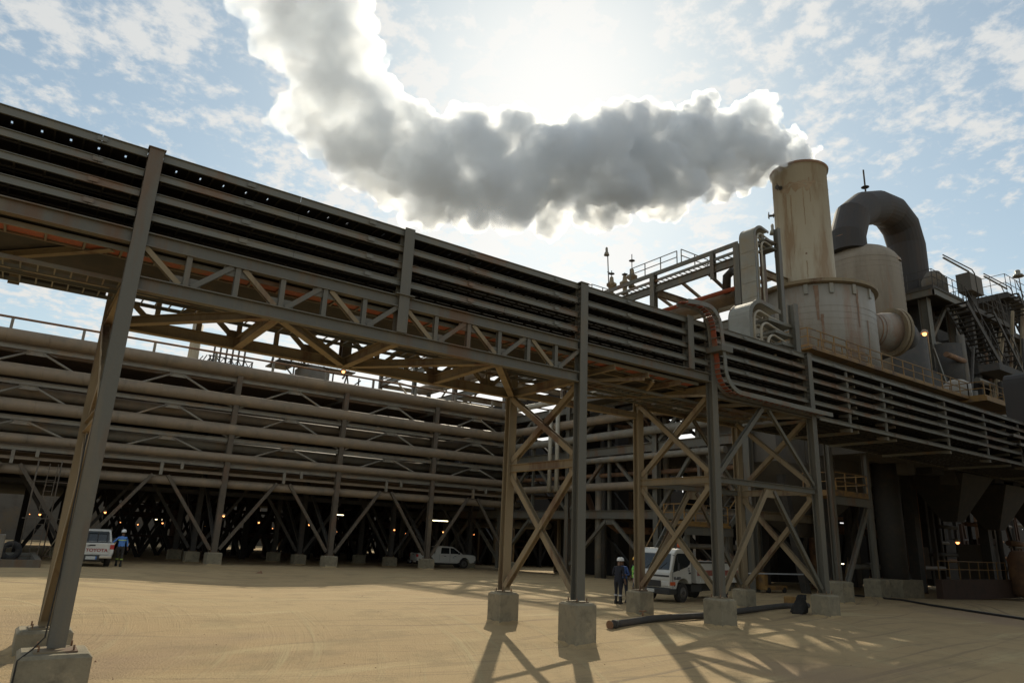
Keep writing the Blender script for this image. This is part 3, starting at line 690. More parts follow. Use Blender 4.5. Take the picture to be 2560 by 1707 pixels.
# ---------------------------------------------------------------- tall process rack running away behind the truck
def build_process_rack():
    t = thing('process_rack', (22.5, 18, 0), 'tall multi level process rack with K bracing running away behind the white truck', 'process rack')
    P = lambda mb, n, m='steel': mb.build(n, m, t)
    X = 22.5; X2 = 29.5; ts = [10.6, 18, 27.3, 36.6, 46, 55.4, 64.8]; lv = [4.6, 9.15, 12.8]
    for s in (X, X2):
        for y in ts: P(MB().ibeam((s, y, -.2), (s, y, 21.6), .42, .42, (1, 0, 0)), 'column')
    P(MB().ibeam((X, 12.6, 19.6), (X, 12.6, 21.6), .3, .3, (1, 0, 0)), 'column')
    for i in range(len(ts)-1):
        a, b = ts[i]+.22, ts[i+1]-.22; m = (a+b)/2
        for z in lv+[16.5]:
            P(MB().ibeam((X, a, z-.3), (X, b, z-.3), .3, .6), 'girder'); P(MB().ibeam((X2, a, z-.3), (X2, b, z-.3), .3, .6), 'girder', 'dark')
        P(MB().ibeam((X, a, 20.35), (X, b, 20.35), .25, .55), 'girder'); P(MB().ibeam((X2, a, 20.35), (X2, b, 20.35), .25, .55), 'girder', 'dusty')
        P(MB().bar((X, a-.2, 21.55), (X, b+.2, 21.55), .12, .3), 'top_rail'); P(MB().bar((X, a-.2, 21.0), (X, b+.2, 21.0), .1, .18), 'top_rail', 'tray')
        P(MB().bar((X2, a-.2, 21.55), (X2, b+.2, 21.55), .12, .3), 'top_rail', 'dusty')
        for k in range(3):
            z1 = lv[k]-.75; z0 = (lv[k-1]+.1) if k else .6
            for q, e in ((a, -1), (b, 1)):
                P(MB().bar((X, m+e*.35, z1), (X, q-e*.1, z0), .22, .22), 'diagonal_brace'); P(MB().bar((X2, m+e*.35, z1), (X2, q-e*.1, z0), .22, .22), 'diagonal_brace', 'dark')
            P(MB().box(X-.02, X+.02, m-.55, m+.55, z1-.25, z1+.15), 'gusset_plate')
        for k in (1, 2): P(MB().bar((X, m, lv[k-1]), (X, m, lv[k]-.6), .2, .2), 'hanger')
        if i:
            P(MB().bar((X, a, 17), (X, m, 20), .16, .16), 'diagonal_brace', 'dusty'); P(MB().bar((X2, b, 17), (X2, m, 20), .16, .16), 'diagonal_brace', 'dusty')
        for j in range(3):
            y = a+(b-a)*j/3; P(MB().bar((X, y, 20.3), (X2, y+2.5, 20.3), .16, .2), 'cross_beam', 'dusty'); P(MB().bar((X, y, 16.4), (X2, y, 16.4), .18, .3), 'cross_beam', 'dusty')
    for y in ts:
        for z in lv+[16.5, 20.5]: P(MB().ibeam((X+.2, y, z-.3), (X2-.2, y, z-.3), .28, .5), 'cross_beam', 'dusty')
    gr = MB(); y = 10.6
    while y < 64: gr.bar((X+.1, y, 20.95), (X+1.7, y, 20.95), .04, .06); y += .42
    for q in (.7, 1.6): gr.bar((X+q, 10.6, 21.0), (X+q, 64, 21.0), .05, .1)
    gr.build('tray_rungs', 'tray', t)
    for z, x0 in ((4.35, X+.3), (8.9, X+.8), (12.6, X+1.2)):
        MB().box(x0, X2-.3, 19, 64, z, z+.08).build('deck_plate', 'grating', t)
build_process_rack()
G_Q = 'pipes on the tall process rack'
def vpipe(x, z, y0, y1, r, m, label): return pipe_run([(x, y0, z), (x, y1, z)], r, m, label, G_Q, rings=2.0)
vpipe(22.2, 13.35, 16, 60, .24, 'white_pipe', 'pale pipe on the process rack passing just under the cable rack deck')
vpipe(22.1, 9.95, 12, 62, .30, 'pipe2', 'dusty grey pipe lying on the second girder of the process rack')
vpipe(22.2, 8.2, 12, 34, .22, 'pipe2', 'pipe slung just below the second girder of the process rack')
vpipe(22.1, 6.25, 12, 60, .28, 'pipe', 'thick dusty pipe at mid height across the process rack')
vpipe(22.0, 11.2, 14, 60, .34, 'pipe', 'wide brown pipe on the upper level of the process rack')
vpipe(23.2, 7.2, 12, 60, .16, 'rust', 'thin rusty pipe inside the process rack')
vpipe(25.6, 19.3, 13, 60, .5, 'pipe', 'fat rust brown pipe high inside the process rack, left of the stack')
pipe_run([(24, 11.5, 19.2), (24, 40, 19.2)], .16, 'red', 'bright red beam running high inside the process rack', name='red_beam', n=4, cat='beam')
pipe_run([(25.0, 12.5, 18.3), (25.0, 12.5, 20.6), (25.0, 12.9, 21.0), (25.0, 13.4, 20.7), (25.0, 13.5, 19.5)], .3, 'dark', 'dark bent pipe loop silhouetted high in the process rack left of the tall cover', name='pipe_loop')
for x, y, lb in ((21.5, 28.5, 'left of two pale vertical pipes between the narrow tower and the process rack'), (21.5, 27.6, 'right of two pale vertical pipes between the narrow tower and the process rack')):
    pipe_run([(x, y, gz(x, y)+.2 if False else 6.0), (x, y, 12.6)], .17, 'white_pipe', lb, 'pair of pale vertical pipes', name='vertical_pipe')
rnd = random.Random(4)
for k in range(34):
    m = rnd.choice(('rust', 'pipe', 'pipe2', 'dark', 'pipe2')); r = rnd.uniform(.08, .3)
    y = rnd.uniform(12, 50); x = rnd.uniform(23.2, 29); z = rnd.uniform(0, 12)
    if k % 3 == 0: pts = [(x, y, -.2), (x, y, rnd.uniform(6, 19))]
    elif k % 3 == 1: pts = [(x, y, z+1), (x, y+rnd.uniform(5, 14), z+1)]
    else: pts = [(x, y, z+1), (x, y+rnd.uniform(2, 6), z+1), (x, y+rnd.uniform(6, 7), z+2.5), (x, y+8, z+5)]
    pipe_run(pts, r, m, 'dusty process pipe packed into the tall rack behind the truck', 'pipes packed into the tall rack', name='process_pipe', n=8)
# equipment and rails on top of the process rack
def railing(pts, h=1.05, name='railing', m='yellow', label='', cat='railing', group=None, post=1.5, r=.028, kick=True, parent=None):
    mb = MB()
    for i in range(len(pts)-1):
        a, b = V(pts[i]), V(pts[i+1]); n = max(1, round((b-a).length/post))
        for k in range(n+1): p = a.lerp(b, k/n); mb.bar(p, p+V((0, 0, h)), .055, .055) if not (k == 0 and i > 0) else None
        for f in (.55, 1.0): mb.bar(a+V((0, 0, h*f)), b+V((0, 0, h*f)), .05, .05)
        if kick: mb.bar(a+V((0, 0, .06)), b+V((0, 0, .06)), .02, .13)
    o = mb.build(name, m, parent) if parent is not None else mb.build(name, m, loc=pts[0])
    if parent is None: tag(o, label, cat, group)
    return o
railing([(22.6, 29.5, 21.7), (22.6, 24.9, 21.7), (25, 24.9, 21.7)], label='dark railing beside the valves, leftmost on top of the process rack', m='steel', kick=False)
railing([(22.6, 20.5, 21.7), (22.6, 15.8, 21.7)], label='dark railing right of the valves on top of the process rack', m='steel', kick=False)
railing([(22.6, 15.4, 21.7), (25.5, 15.4, 21.7)], label='short dark railing end piece nearest the tall cable cover', m='steel', kick=False)
def valve(x, y, z, k, label):
    t = thing('relief_valve', (x, y, z), label, 'valve', 'valves on top of the process rack')
    MB().lathe((x, y, z), [(.3, 0), (.3, .1), (.16, .14), (.2, .6), (.42, .8), (.42, .95), (.2, 1.1), (.15, 1.5), (.05, 1.6)], 12).build('body', 'dusty', t)
    MB().tube([(x, y, z+1.55), (x, y, z+1.6+k)], .035, 6).build('stem', 'dark', t)
    MB().lathe((x, y, z+1.5+k*.6), [(.22, 0), (.25, .03), (.22, .06)], 12, cap=True).build('handwheel', 'dark', t)
valve(23.2, 23.2, 21.5, .5, 'short valve, left of the pair on top of the process rack'); valve(23.2, 20.9, 21.5, 1.2, 'tall valve with a long stem on top of the process rack'); valve(23.6, 22.1, 21.4, .2, 'small valve squeezed between the two larger valves on the rack')
def floodlight(base, top, label, flip=1, r=.3):
    t = thing('floodlight_pole', base, label, 'floodlight', 'floodlights on tall poles')
    MB().tube([base, top], .045, 6).build('pole', 'dark', t); x, y, z = top
    MB().lathe((x-.1*flip, y, z-.25), [(r*1.05, -.22), (r*.8, 0), (r*.45, .12), (r*.5, .4), (r*.3, .5)], 12).build('lamp_head', 'hood', t)
    MB().tube([(x, y, z-1.9), (x+.25, y, z-1.9)], .04, 6).build('bracket', 'dark', t)
floodlight((23.3, 23.6, 21.6), (23.3, 23.8, 25.6), 'grey floodlight on a thin pole above the process rack valves', r=.22)
floodlight((24.2, 9.0, 20.5), (24.2, 9.0, 22.6), 'small floodlight tilted on its pole right behind the tall cable cover', r=.2)

# ---------------------------------------------------------------- stack, drum and scrubber on the raised deck
def build_unit():
    # raised concrete and steel deck
    t = thing('raised_deck', (34, 12, 0), 'raised grey deck on heavy columns that carries the stack and drum', 'platform')
    P = lambda mb, n, m='wall': mb.build(n, m, t)
    P(MB().box(21, 62, 6.0, 24, 12.5, 13.1), 'deck_slab')
    P(MB().ibeam((21, 5.9, 12.75), (62, 5.9, 12.75), .3, .9), 'edge_beam', 'hood')
    P(MB().box(27.5, 75, 4.9, 26, 8.1, 9.6), 'lower_slab')
    P(MB().box(27.5, 75, 4.7, 4.88, 8.15, 8.5), 'edge_beam', 'pipe2')
    for x in (28.6, 40, 52, 64): P(MB().box(x-.35, x+.35, 9.4, 10.1, -.1, 8.1), 'deck_column', 'dark')
    for x in (28.6, 40, 52, 64):
        P(MB().box(x-.35, x+.35, 5.5, 6.2, 9.6, 12.5), 'deck_column', 'steel')
        for y in (14, 23): P(MB().box(x-.35, x+.35, y, y+.7, -.1, 12.5), 'deck_column', 'dark')
    for x in (22.3, 25.2, 31, 34.2, 37.5): P(MB().box(x-.2, x+.2, 5.2, 5.55, 9.6 if x > 27 else 10.5, 12.3), 'hanger_column', 'dark')
    rnd = random.Random(2)
    for k in range(12):
        x = 30+k*3.3; P(MB().box(x, x+rnd.uniform(.8, 2), 6.5, 7.5, 7+rnd.random(), 8.1), 'duct_drop', rnd.choice(('wall', 'dark')))
    return t
build_unit()
def cyl_bands(c, r, z0, z1, step, m, parent, name='band'):
    mb = MB(); z = z0
    while z < z1: mb.lathe((c[0], c[1], z), [(r+.012, -.018), (r+.022, 0), (r+.012, .018)], 40, cap=False); z += step
    mb.build(name, m, parent)
SR = mat('stack_rust', (.25, .175, .10), (.32, .25, .16), rough=.85, scale=1.5, bump=0); DR = mat('drum_rust', (.20, .125, .08), (.25, .19, .14), rough=.85, scale=1.5, bump=0)
def build_stack():
    c = (29.7, 10.2); t = thing('exhaust_stack', (c[0], c[1], 20), 'tall cream steel stack streaked with rust, steam pouring from its mouth', 'stack')
    MB().lathe((c[0], c[1], 0), [(1.93, 20.05), (1.87, 20.2), (1.87, 28.9), (1.97, 28.94), (1.97, 29.1), (1.82, 29.1), (1.77, 28.8), (1.77, 26)], 48, cap=False).build('shell', 'sand_paint', t)
    for z in (22.4, 24.9, 27.4): MB().lathe((c[0], c[1], z), [(1.873, -.02), (1.885, 0), (1.873, .02)], 48, cap=False).build('weld_seam', 'sand_paint', t)
    MB().lathe((c[0], c[1], 29.1), [(2.0, -.16), (2.03, 0), (2.0, .03), (1.8, .03)], 48, cap=False).build('rim', 'rust', t)
    # stains with a shape of their own: thin rust runs down the shell
    st = MB(); rnd = random.Random(9)
    base = math.atan2(CAM.y-c[1], CAM.x-c[0])
    for a, z0, z1, w in ((-.55, 20.6, 27.5, .07), (-.35, 22.3, 27.3, .05), (.1, 24.6, 28.3, .05), (-.62, 26.3, 28.9, .09), (.35, 26.5, 28.6, .05), (.05, 20.2, 21.6, .04)):
        n = 10
        for i in range(n):
            za, zb_ = z0+(z1-z0)*i/n, z0+(z1-z0)*(i+1)/n; an = base+a+rnd.uniform(-.008, .008); wa = w*(.35+.65*i/n)/1.8
            vs = [(c[0]+1.878*math.cos(an+s*wa), c[1]+1.878*math.sin(an+s*wa), z-1.0*(z-20)/10) for z in (za, zb_) for s in (-1, 1)]
            st.add(vs, [(0, 1, 3, 2)])
        st.build('rust_stain', SR, t); st = MB()
    for z, sp in ((28.6, .75), (28.3, .6)):
        vs = []; n = 16
        for i in range(n+1):
            an = base-.15+sp*(2*i/n-1); dz = .18*math.sin(i*1.3)+.12*math.cos(i*2.1)
            vs += [(c[0]+1.88*math.cos(an), c[1]+1.88*math.sin(an), z-1.4+dz), (c[0]+1.88*math.cos(an), c[1]+1.88*math.sin(an), z-1.08+dz*.4)]
        st.add(vs, [(2*i, 2*i+2, 2*i+3, 2*i+1) for i in range(n)])
        st.build('rust_stain', SR, t); st = MB()
    def nozzle(an, z, r0=.09, l=.45):
        dx, dy = math.cos(an), math.sin(an); p = V((c[0]+1.78*dx, c[1]+1.78*dy, z)); q = p+V((dx, dy, 0))*l
        mb = MB().tube([p, q], r0, 8); mb.tube([p+V((dx, dy, 0))*.12, p+V((dx, dy, 0))*.17], r0*1.9, 10); mb.tube([q, q+V((dx, dy, 0))*.06], r0*1.9, 10); mb.tube([q-V((0, 0, .25)), q+V((0, 0, .3))], .035, 6)
        mb.build('nozzle', 'dark', t)
    nozzle(base-.72, 27.4); nozzle(base-1.45, 25.9)
    pf = V((c[0]+1.83*math.cos(base-.45), c[1]+1.83*math.sin(base-.45), 21.7))
    MB().bar(pf, V((c[0]+1.83*math.cos(base+.05), c[1]+1.95*math.sin(base+.05), 22.0)), .06, .1).build('bracket', 'rust', t)
build_stack()
def build_drum():
    c = (30.6, 10.4); t = thing('process_drum', (c[0], c[1], 13.1), 'wide pale round drum with rusty top flange directly under the cream stack', 'vessel')
    MB().lathe((c[0], c[1], 0), [(3.85, 13.11), (3.85, 19.3), (3.80, 19.32)], 56).build('shell', 'drum', t)
    cyl_bands(c, 3.85, 13.6, 17.9, .42, 'drum', t, 'cladding_seam')
    MB().lathe((c[0], c[1], 0), [(3.9, 19.33), (4.12, 19.4), (4.12, 19.62), (3.4, 19.72), (2.0, 20.02), (.02, 20.04)], 56, smooth=False).build('top_flange', 'dusty', t)
    base = math.atan2(CAM.y-c[1], CAM.x-c[0])
    for a in (-.9, -.5, -.1, .3, .7, 1.1):
        an = base+a; p = V((c[0]+3.9*math.cos(an), c[1]+3.9*math.sin(an), 18.95)); MB().bar(p-V((0, 0, .3)), p+V((0, 0, .36)), .26, .1, up=(math.cos(an), math.sin(an), 0)).build('lug', 'hood', t)
    st = MB(); rnd = random.Random(10)
    for a, z0, z1, w in ((.06, 16.8, 19.2, .16), (.75, 16.4, 19.0, .1), (.12, 15.2, 17.2, .1), (-.25, 14.2, 16.5, .05), (.5, 13.4, 15.5, .06), (.95, 14.0, 17.0, .07)):
        n = 8
        for i in range(n):
            za, zb_ = z0+(z1-z0)*i/n, z0+(z1-z0)*(i+1)/n; an = base+a+rnd.uniform(-.005, .005); wa = w*(.4+.6*i/n)/3.8
            vs = [(c[0]+3.876*math.cos(an+s*wa), c[1]+3.876*math.sin(an+s*wa), z) for z in (za, zb_) for s in (-1, 1)]; st.add(vs, [(0, 1, 3, 2)])
        st.build('rust_stain', DR, t); st = MB()
    # side duct leaving to the right with its bolted flange
    d = thing('side_duct', (35, 8.2, 17), 'short rust streaked duct with a wide bolted flange on the right side of the drum', 'duct')
    q = V((.93, -.36, .02)).normalized(); p0 = V((33.3, 8.6, 17.5))
    rs = [1.15, 1.15, 1.3, 1.4]; mb = MB().tube([p0, p0+q*1.0, p0+q*1.6, p0+q*2.4], rs, 28); mb.build('duct_shell', 'drum', d)
    fl = MB().tube([p0+q*2.4, p0+q*2.6], 1.72, 32, smooth=False); fl.tube([p0+q*2.7, p0+q*2.9], 1.72, 32, smooth=False); fl.build('flange', 'dusty', d)
    MB().tube([p0+q*2.9, p0+q*3.6, p0+V((4.6, 2.2, -.2)), p0+V((4.8, 6, -.2))], 1.2, 24).build('duct_shell', 'dark', d)
    MB().tube([p0+q*.8, p0+q*.9], 1.18, 28, cap=False).build('band', 'rust', d); MB().tube([p0+q*1.1, p0+q*1.16], 1.2, 28, cap=False).build('band', 'rust', d)
build_drum()
M['tank'] = mat('tan_tank_cladding', (.235, .20, .15), (.18, .15, .11), (.22, .14, .09), rough=.7, scale=.8, streak=True, s2=.5)
def build_scrubber():
    c = (49.0, 16); t = thing('scrubber_tank', (c[0], c[1], 20), 'pale domed tank behind the stack with horizontal cladding seams', 'tank')
    r = 3.35; prof = [(r, 13.2), (r, 28.3)] + [(r*math.cos(R(a))**.8, 28.3+2.2*math.sin(R(a))) for a in range(10, 91, 10)]
    prof[-1] = (.02, 30.5)
    MB().lathe((c[0], c[1], 0), prof, 48).build('shell', 'tank', t); cyl_bands(c, r, 19, 28.6, .5, 'tank', t, 'cladding_seam')
    MB().box(c[0]-2.6, c[0]-.4, c[1]-3.62, c[1]-3.4, 22.4, 22.55).build('ledge', 'yellow', t)
    d = thing('arched_duct', (52, 16, 22), 'huge dark mitred duct arching from the domed tank down to the right', 'duct')
    pts = [(47.0, 16, 29.6), (47.0, 16, 31.2), (48.2, 16, 33.6), (50.6, 16, 35.3), (53.4, 16, 36.35), (56.0, 16, 36.6), (58.0, 16, 35.6), (58.8, 16, 33.6), (58.8, 16, 22.3)]
    MB().tube(pts, [1.6, 1.6, 1.62, 1.68, 1.72, 1.76, 1.8, 1.78, 1.72], 28, smooth=False).build('duct_shell', 'duct', d)
    MB().tube([(47.0, 16, 30.6), (47.0, 16, 30.9)], 1.56, 28, cap=False).build('band', 'rust', d); MB().tube([(50.0, 16, 34.9), (50.35, 16, 35.13)], 1.58, 28, cap=False).build('band', 'rust', d)
    v = MB().tube([(51.4, 16, 37.0), (51.4, 16, 39.9)], .09, 6); v.lathe((51.4, 16, 37.9), [(.35, 0), (.4, .05), (.35, .1)], 12); v.build('vent_stem', 'dark', d)
    k = MB().lathe((58.8, 16, 0), [(2.9, 20.6), (2.9, 22.2), (1.7, 22.8)], 28); tag(k.build('duct_base', 'hood', loc=(58.8, 16, 20.6)), 'pale ring shaped base where the dark arched duct meets the platform', 'duct')
build_scrubber()
def build_platforms():
    # walkway along the deck edge with yellow railing
    tag(MB().box(21.2, 41, 5.2, 6.0, 13.11, 13.2).build('walkway', 'yellow', loc=(21.2, 5.6, 13.11)), 'yellow edged walkway running along the deck in front of the drum', 'walkway')
    railing([(20.9, 7.0, 13.2), (20.9, 5.2, 13.2), (40.6, 5.2, 13.2), (40.6, 7.5, 13.2)], label='long yellow railing in front of the drum above the cable rack', post=1.35)
    railing([(23.6, 6.2, 13.2), (23.6, 5.9, 13.2), (28.6, 5.9, 13.2)], label='short inner yellow railing close to the foot of the drum', post=1.0)
    railing([(40.6, 5.2, 13.2), (40.6, 4.2, 13.2), (47, 4.2, 13.2), (47, 7, 13.2)], label='yellow railing round the small landing at the right end of the walkway', post=1.0)
    tag(MB().box(40.6, 47.1, 4.1, 6.0, 12.9, 13.19).build('landing', 'yellow', loc=(43.8, 5, 12.9)), 'small landing at the right end of the long walkway', 'platform')
    # upper platform round the foot of the arched duct
    t = thing('upper_platform', (56, 12, 20), 'dark steel platform round the foot of the arched duct', 'platform')
    MB().box(54, 60.6, 12, 22, 26.5, 26.9).build('deck', 'dark', t)
    for p, q in (((54, 11.95, 26.3), (60.6, 11.95, 26.3)), ((53.9, 12.1, 26.3), (53.9, 22, 26.3)), ((60.6, 12.1, 26.3), (60.6, 22, 26.3))): MB().ibeam(p, q, .25, .7).build('edge_beam', 'steel', t)
    for x, y in ((54.6, 13.2), (54.6, 20), (60.2, 13.2)):
        MB().ibeam((x, y, 13.1), (x, y, 26), .8, .8, (0, 1, 0)).build('column', 'steel', t)
    MB().bar((54.6, 13.2, 21.5), (59, 13.2, 26.1), .3, .3).build('knee_brace', 'steel', t); MB().bar((54.6, 13.6, 21.5), (54.6, 18, 26.1), .3, .3).build('knee_brace', 'steel', t)
    railing([(54, 20, 26.9), (54, 12, 26.9), (60.5, 12, 26.9)], parent=t, m='dark', post=1.1, h=1.7)
    tag(MB().lathe((57.3, 13.2, 0), [(.2, 26.92), (1.1, 27.0), (1.1, 28.6), (.6, 29.4), (.05, 29.6)], 20).build('platform_hatch', 'wall', loc=(57.3, 13.2, 26.9)), 'small dull dome on the platform at the foot of the arched duct', 'dome')
    s = thing('stair_flight', (60, 11.5, 20), 'dark open stair flight descending right below the arched duct', 'stairs', 'dark stairs of the plant')
    a, b = V((57.3, 10.6, 25.6)), V((64.5, 10.6, 19.6))
    for dy in (0, 1.8): MB().bar(a+V((0, dy, 0)), b+V((0, dy, 0)), .12, .5).build('stringer', 'dark', s); MB().bar(a+V((0, dy, 1.6)), b+V((0, dy, 1.6)), .09, .09).build('handrail', 'dark', s)
    st = MB()
    for k in range(18): p = a.lerp(b, k/17); st.box(p.x-.25, p.x+.25, 10.6, 12.4, p.z, p.z+.07)
    st.build('treads', 'grating', s)
    for k in range(6): p = a.lerp(b, k/5); MB().bar(p, p+V((0, 0, 1.6)), .07, .07).build('handrail_post', 'dark', s)
    t2 = thing('far_platform', (70, 12, 24), 'dark platform stack with railings at the far right edge', 'platform')
    for (x0, x1, z, hh) in ((61.5, 70, 26.4, 2.0), (71, 82, 30.2, 2.2), (69, 84, 25.6, 1.8), (62, 71, 20.2, 1.6), (58, 66, 15.6, 1.5)):
        MB().box(x0, x1, 11.5, 16.5, z-.5, z).build('deck', 'dark', t2); railing([(x0, 16, z), (x0, 11.6, z), (x1, 11.6, z), (x1, 16, z)], parent=t2, m='dark', h=hh, post=1.3, r=.05)
    for x in (62.5, 67, 70, 73, 77, 81): MB().box(x-.3, x+.3, 12.2, 12.8, 9, 29.8 if x > 70 else 26).build('column', 'dark', t2)
    for p, q in (((62, 12, 15), (69, 12, 26)), ((69, 12, 15), (63, 12, 25)), ((72, 12, 14), (66, 12, 26)), ((76, 12.3, 18), (70, 12.3, 30)), ((67, 11.4, 13), (74, 11.4, 29)), ((64.5, 11.4, 13), (71, 11.4, 28)), ((77, 12.5, 20), (81, 12.5, 26)), ((60, 11.2, 13.2), (66.5, 11.2, 24)), ((62.5, 11.2, 13.2), (64.5, 11.2, 20)), ((71, 12, 20), (77, 12, 25.4)), ((78, 12, 20), (73, 12, 25.4))): MB().bar(p, q, .24, .24).build('brace', 'dusty' if q[0] > p[0] else 'dark', t2)
    for x0, z0, w_, h_ in ((63, 16, 5, 3.6), (65, 21, 4, 3.5), (72, 17, 7, 6), (73, 26, 4, 2.5)): MB().box(x0, x0+w_, 14.5, 16.5, z0, z0+h_).build('equipment', 'dark', t2)
    cb_ = thing('control_cabinet', (62, 11.5, 27.6), 'grey control cabinet standing on the platform right of the duct', 'cabinet'); MB().box(60.9, 63.7, 11.3, 12.6, 28.0, 29.9).build('body', 'wall', cb_); MB().box(62.2, 63.4, 11.9, 12.3, 26.4, 28.0).build('stand', 'dark', cb_)
    for (x, y, z, L_, lb) in ((55.8, 11.3, 29.8, 5.2, 'long tube light on a bent arm, left of the control cabinet'), (67, 12, 31.0, 5.6, 'long tube light on a bent arm, right of the control cabinet')):
        q = thing('tube_fitting', (x, y, z), lb, 'lamp', 'unlit tube lights on bent arms'); MB().box(x-.5, x+L_-.3, y-.08, y+.08, z, z+.12).build('fitting', 'hood', q)
        MB().tube([(x-.5, y, z+.35), (x+L_+.6, y, z+.5), (x+L_+1.1, y, z+.2), (x+L_+1.2, y, z-2.6)], .06, 6).build('arm', 'dark', q)
    # bulky equipment shaded under the upper platform
    for (x, y, r, z0, z1, lb, m) in ((56.2, 12.6, 1.6, 17.0, 21.4, 'dim grey cylinder hung under the upper platform', 'dark'), (48.5, 12.5, 1.6, 13.2, 20.8, 'dark upright cylinder on the deck left of the one under the upper platform', 'dark')):
        tag(MB().lathe((x, y, 0), [(r*.6, z0), (r, z0+.8), (r, z1)], 24).build('process_vessel', m, loc=(x, y, z0)), lb, 'vessel')
    tag(MB().box(44, 90, 17.5, 18, 13.1, 21.5).build('screen_wall', 'dark', loc=(50, 14.7, 13.1)), 'dark sheet wall closing the space under the upper platform', 'wall')
    tag(MB().box(47, 90, 9.0, 10, 13.1, 15.0).build('lower_platform_block', 'wall', loc=(60, 9, 13.1)), 'long dull box duct lying on the deck behind the yellow railing', 'duct')
    tag(MB().lathe((43.5, 7.0, 0), [(.9, 13.2), (.9, 14.9), (.5, 15.2)], 20).build('small_tank', 'drum', loc=(43.5, 7, 13.2)), 'small pale tank behind the yellow railing right of the drum', 'tank')
    # lamps on poles in front of the upper structures
    lamp((39.2, 7.0, 18.0), .22, 'glowing orange lamp on a pole right of the side duct', 'lit lamps on the deck', [(39.7, 7.0, 13.2), (39.7, 7.0, 18.4)])
    lamp((49.4, 13.0, 28.3), .42, 'glowing orange lamp between the domed tank and the arched duct', 'lit lamps on the deck', [(48.9, 12.8, 20), (48.9, 12.8, 28.8)])
    lamp((28.3, 4.2, 8.3), .2, 'glowing orange lamp under the deck beside a slim column', 'lit lamps on the deck', [(28.9, 4.2, 8.0), (28.7, 4.2, 8.5)])
    lamp((52, 8, 6.2), .2, 'dim orange lamp high in the dark right corner', 'lit lamps on the deck')
    lamp((45, 9, 3.4), .17, 'low orange lamp in the dark right corner above the guard rail', 'lit lamps on the deck')
    floodlight((66.9, 9, 24), (66.6, 9, 30.6), 'floodlight on a pole against the sky at the far right edge', r=.5)
build_platforms()
def build_clutter():
    # crowded dark steelwork behind the stairs at the right edge
    rnd = random.Random(44)
    t = thing('service_structure', (68, 13, 13), 'crowded dark steelwork of pipes, braces and stairs at the right edge below the platforms', 'steel structure')
    MB().box(56, 95, 18, 19, 12, 25.8).build('wall_panel', 'dark', t); MB().box(66, 95, 19, 20, 12, 29).build('wall_panel', 'dark', t)
    for k in range(72):
        x = rnd.uniform(50, 86); y = rnd.uniform(10.5, 16.5); z = rnd.uniform(13.2, 23 if x > 60 else 20)
        if k % 3 == 0: MB().tube([(x, y, 13.1), (x, y, z+3)], rnd.uniform(.1, .45), 8).build('riser', rnd.choice(('dark', 'wall', 'rust')), t)
        elif k % 3 == 1: MB().tube([(x, y, z), (x+rnd.uniform(3, 8), y, z)], rnd.uniform(.08, .35), 8).build('cross_pipe', rnd.choice(('dark', 'rust', 'pipe2')), t)
        else: MB().bar((x, y, z-2), (x+rnd.uniform(-3, 4), y, z+3), .18, .22).build('strut', rnd.choice(('dark', 'steel')), t)
    for i, (a, b) in enumerate((((60, 10.4, 13.3), (66.5, 10.4, 19.5)), ((70, 10.8, 20.2), (64, 10.8, 26.2)), ((68, 10.2, 13.3), (74, 10.2, 19.8)), ((76, 10.8, 25.6), (71.5, 10.8, 30)))):
        a, b = V(a), V(b); s = thing('stair_flight', a, ('lowest dark stair flight rising from the deck at the right', 'middle dark stair flight between the platforms at the right edge', 'second low stair flight at the far right edge', 'short topmost stair flight at the right edge')[i], 'stairs', 'dark stairs of the plant')
        for dy in (0, 1.5): MB().bar(a+V((0, dy, 0)), b+V((0, dy, 0)), .1, .35).build('stringer', 'dusty' if i % 2 == 0 else 'dark', s); MB().bar(a+V((0, dy, 1.5)), b+V((0, dy, 1.5)), .07, .07).build('handrail', 'dusty' if i % 2 == 0 else 'dark', s)
        st = MB()
        for k in range(15): p = a.lerp(b, k/14); st.box(p.x-.2, p.x+.2, a.y, a.y+1.5, p.z, p.z+.06)
        st.build('treads', 'grating', s)
    # equipment standing on the deck between the railing and the screen wall
    for x0, y0, w, h, lb in ((42.5, 8.5, 2.2, 1.6, 'low dull cabinet on the deck right of the small pale tank'), (45.5, 11, 3, 3.4, 'tall dull housing on the deck under the upper platform'), (51, 12, 3.5, 5, 'tallest dull housing on the deck under the upper platform'), (61.5, 13, 2.5, 6, 'narrow dull housing beside the low stair flight')):
        tag(MB().box(x0, x0+w, y0, y0+1.6, 13.11, 13.1+h).build('equipment_housing', 'dark', loc=(x0, y0, 13.1), bevel=.06), lb, 'housing')
build_clutter()
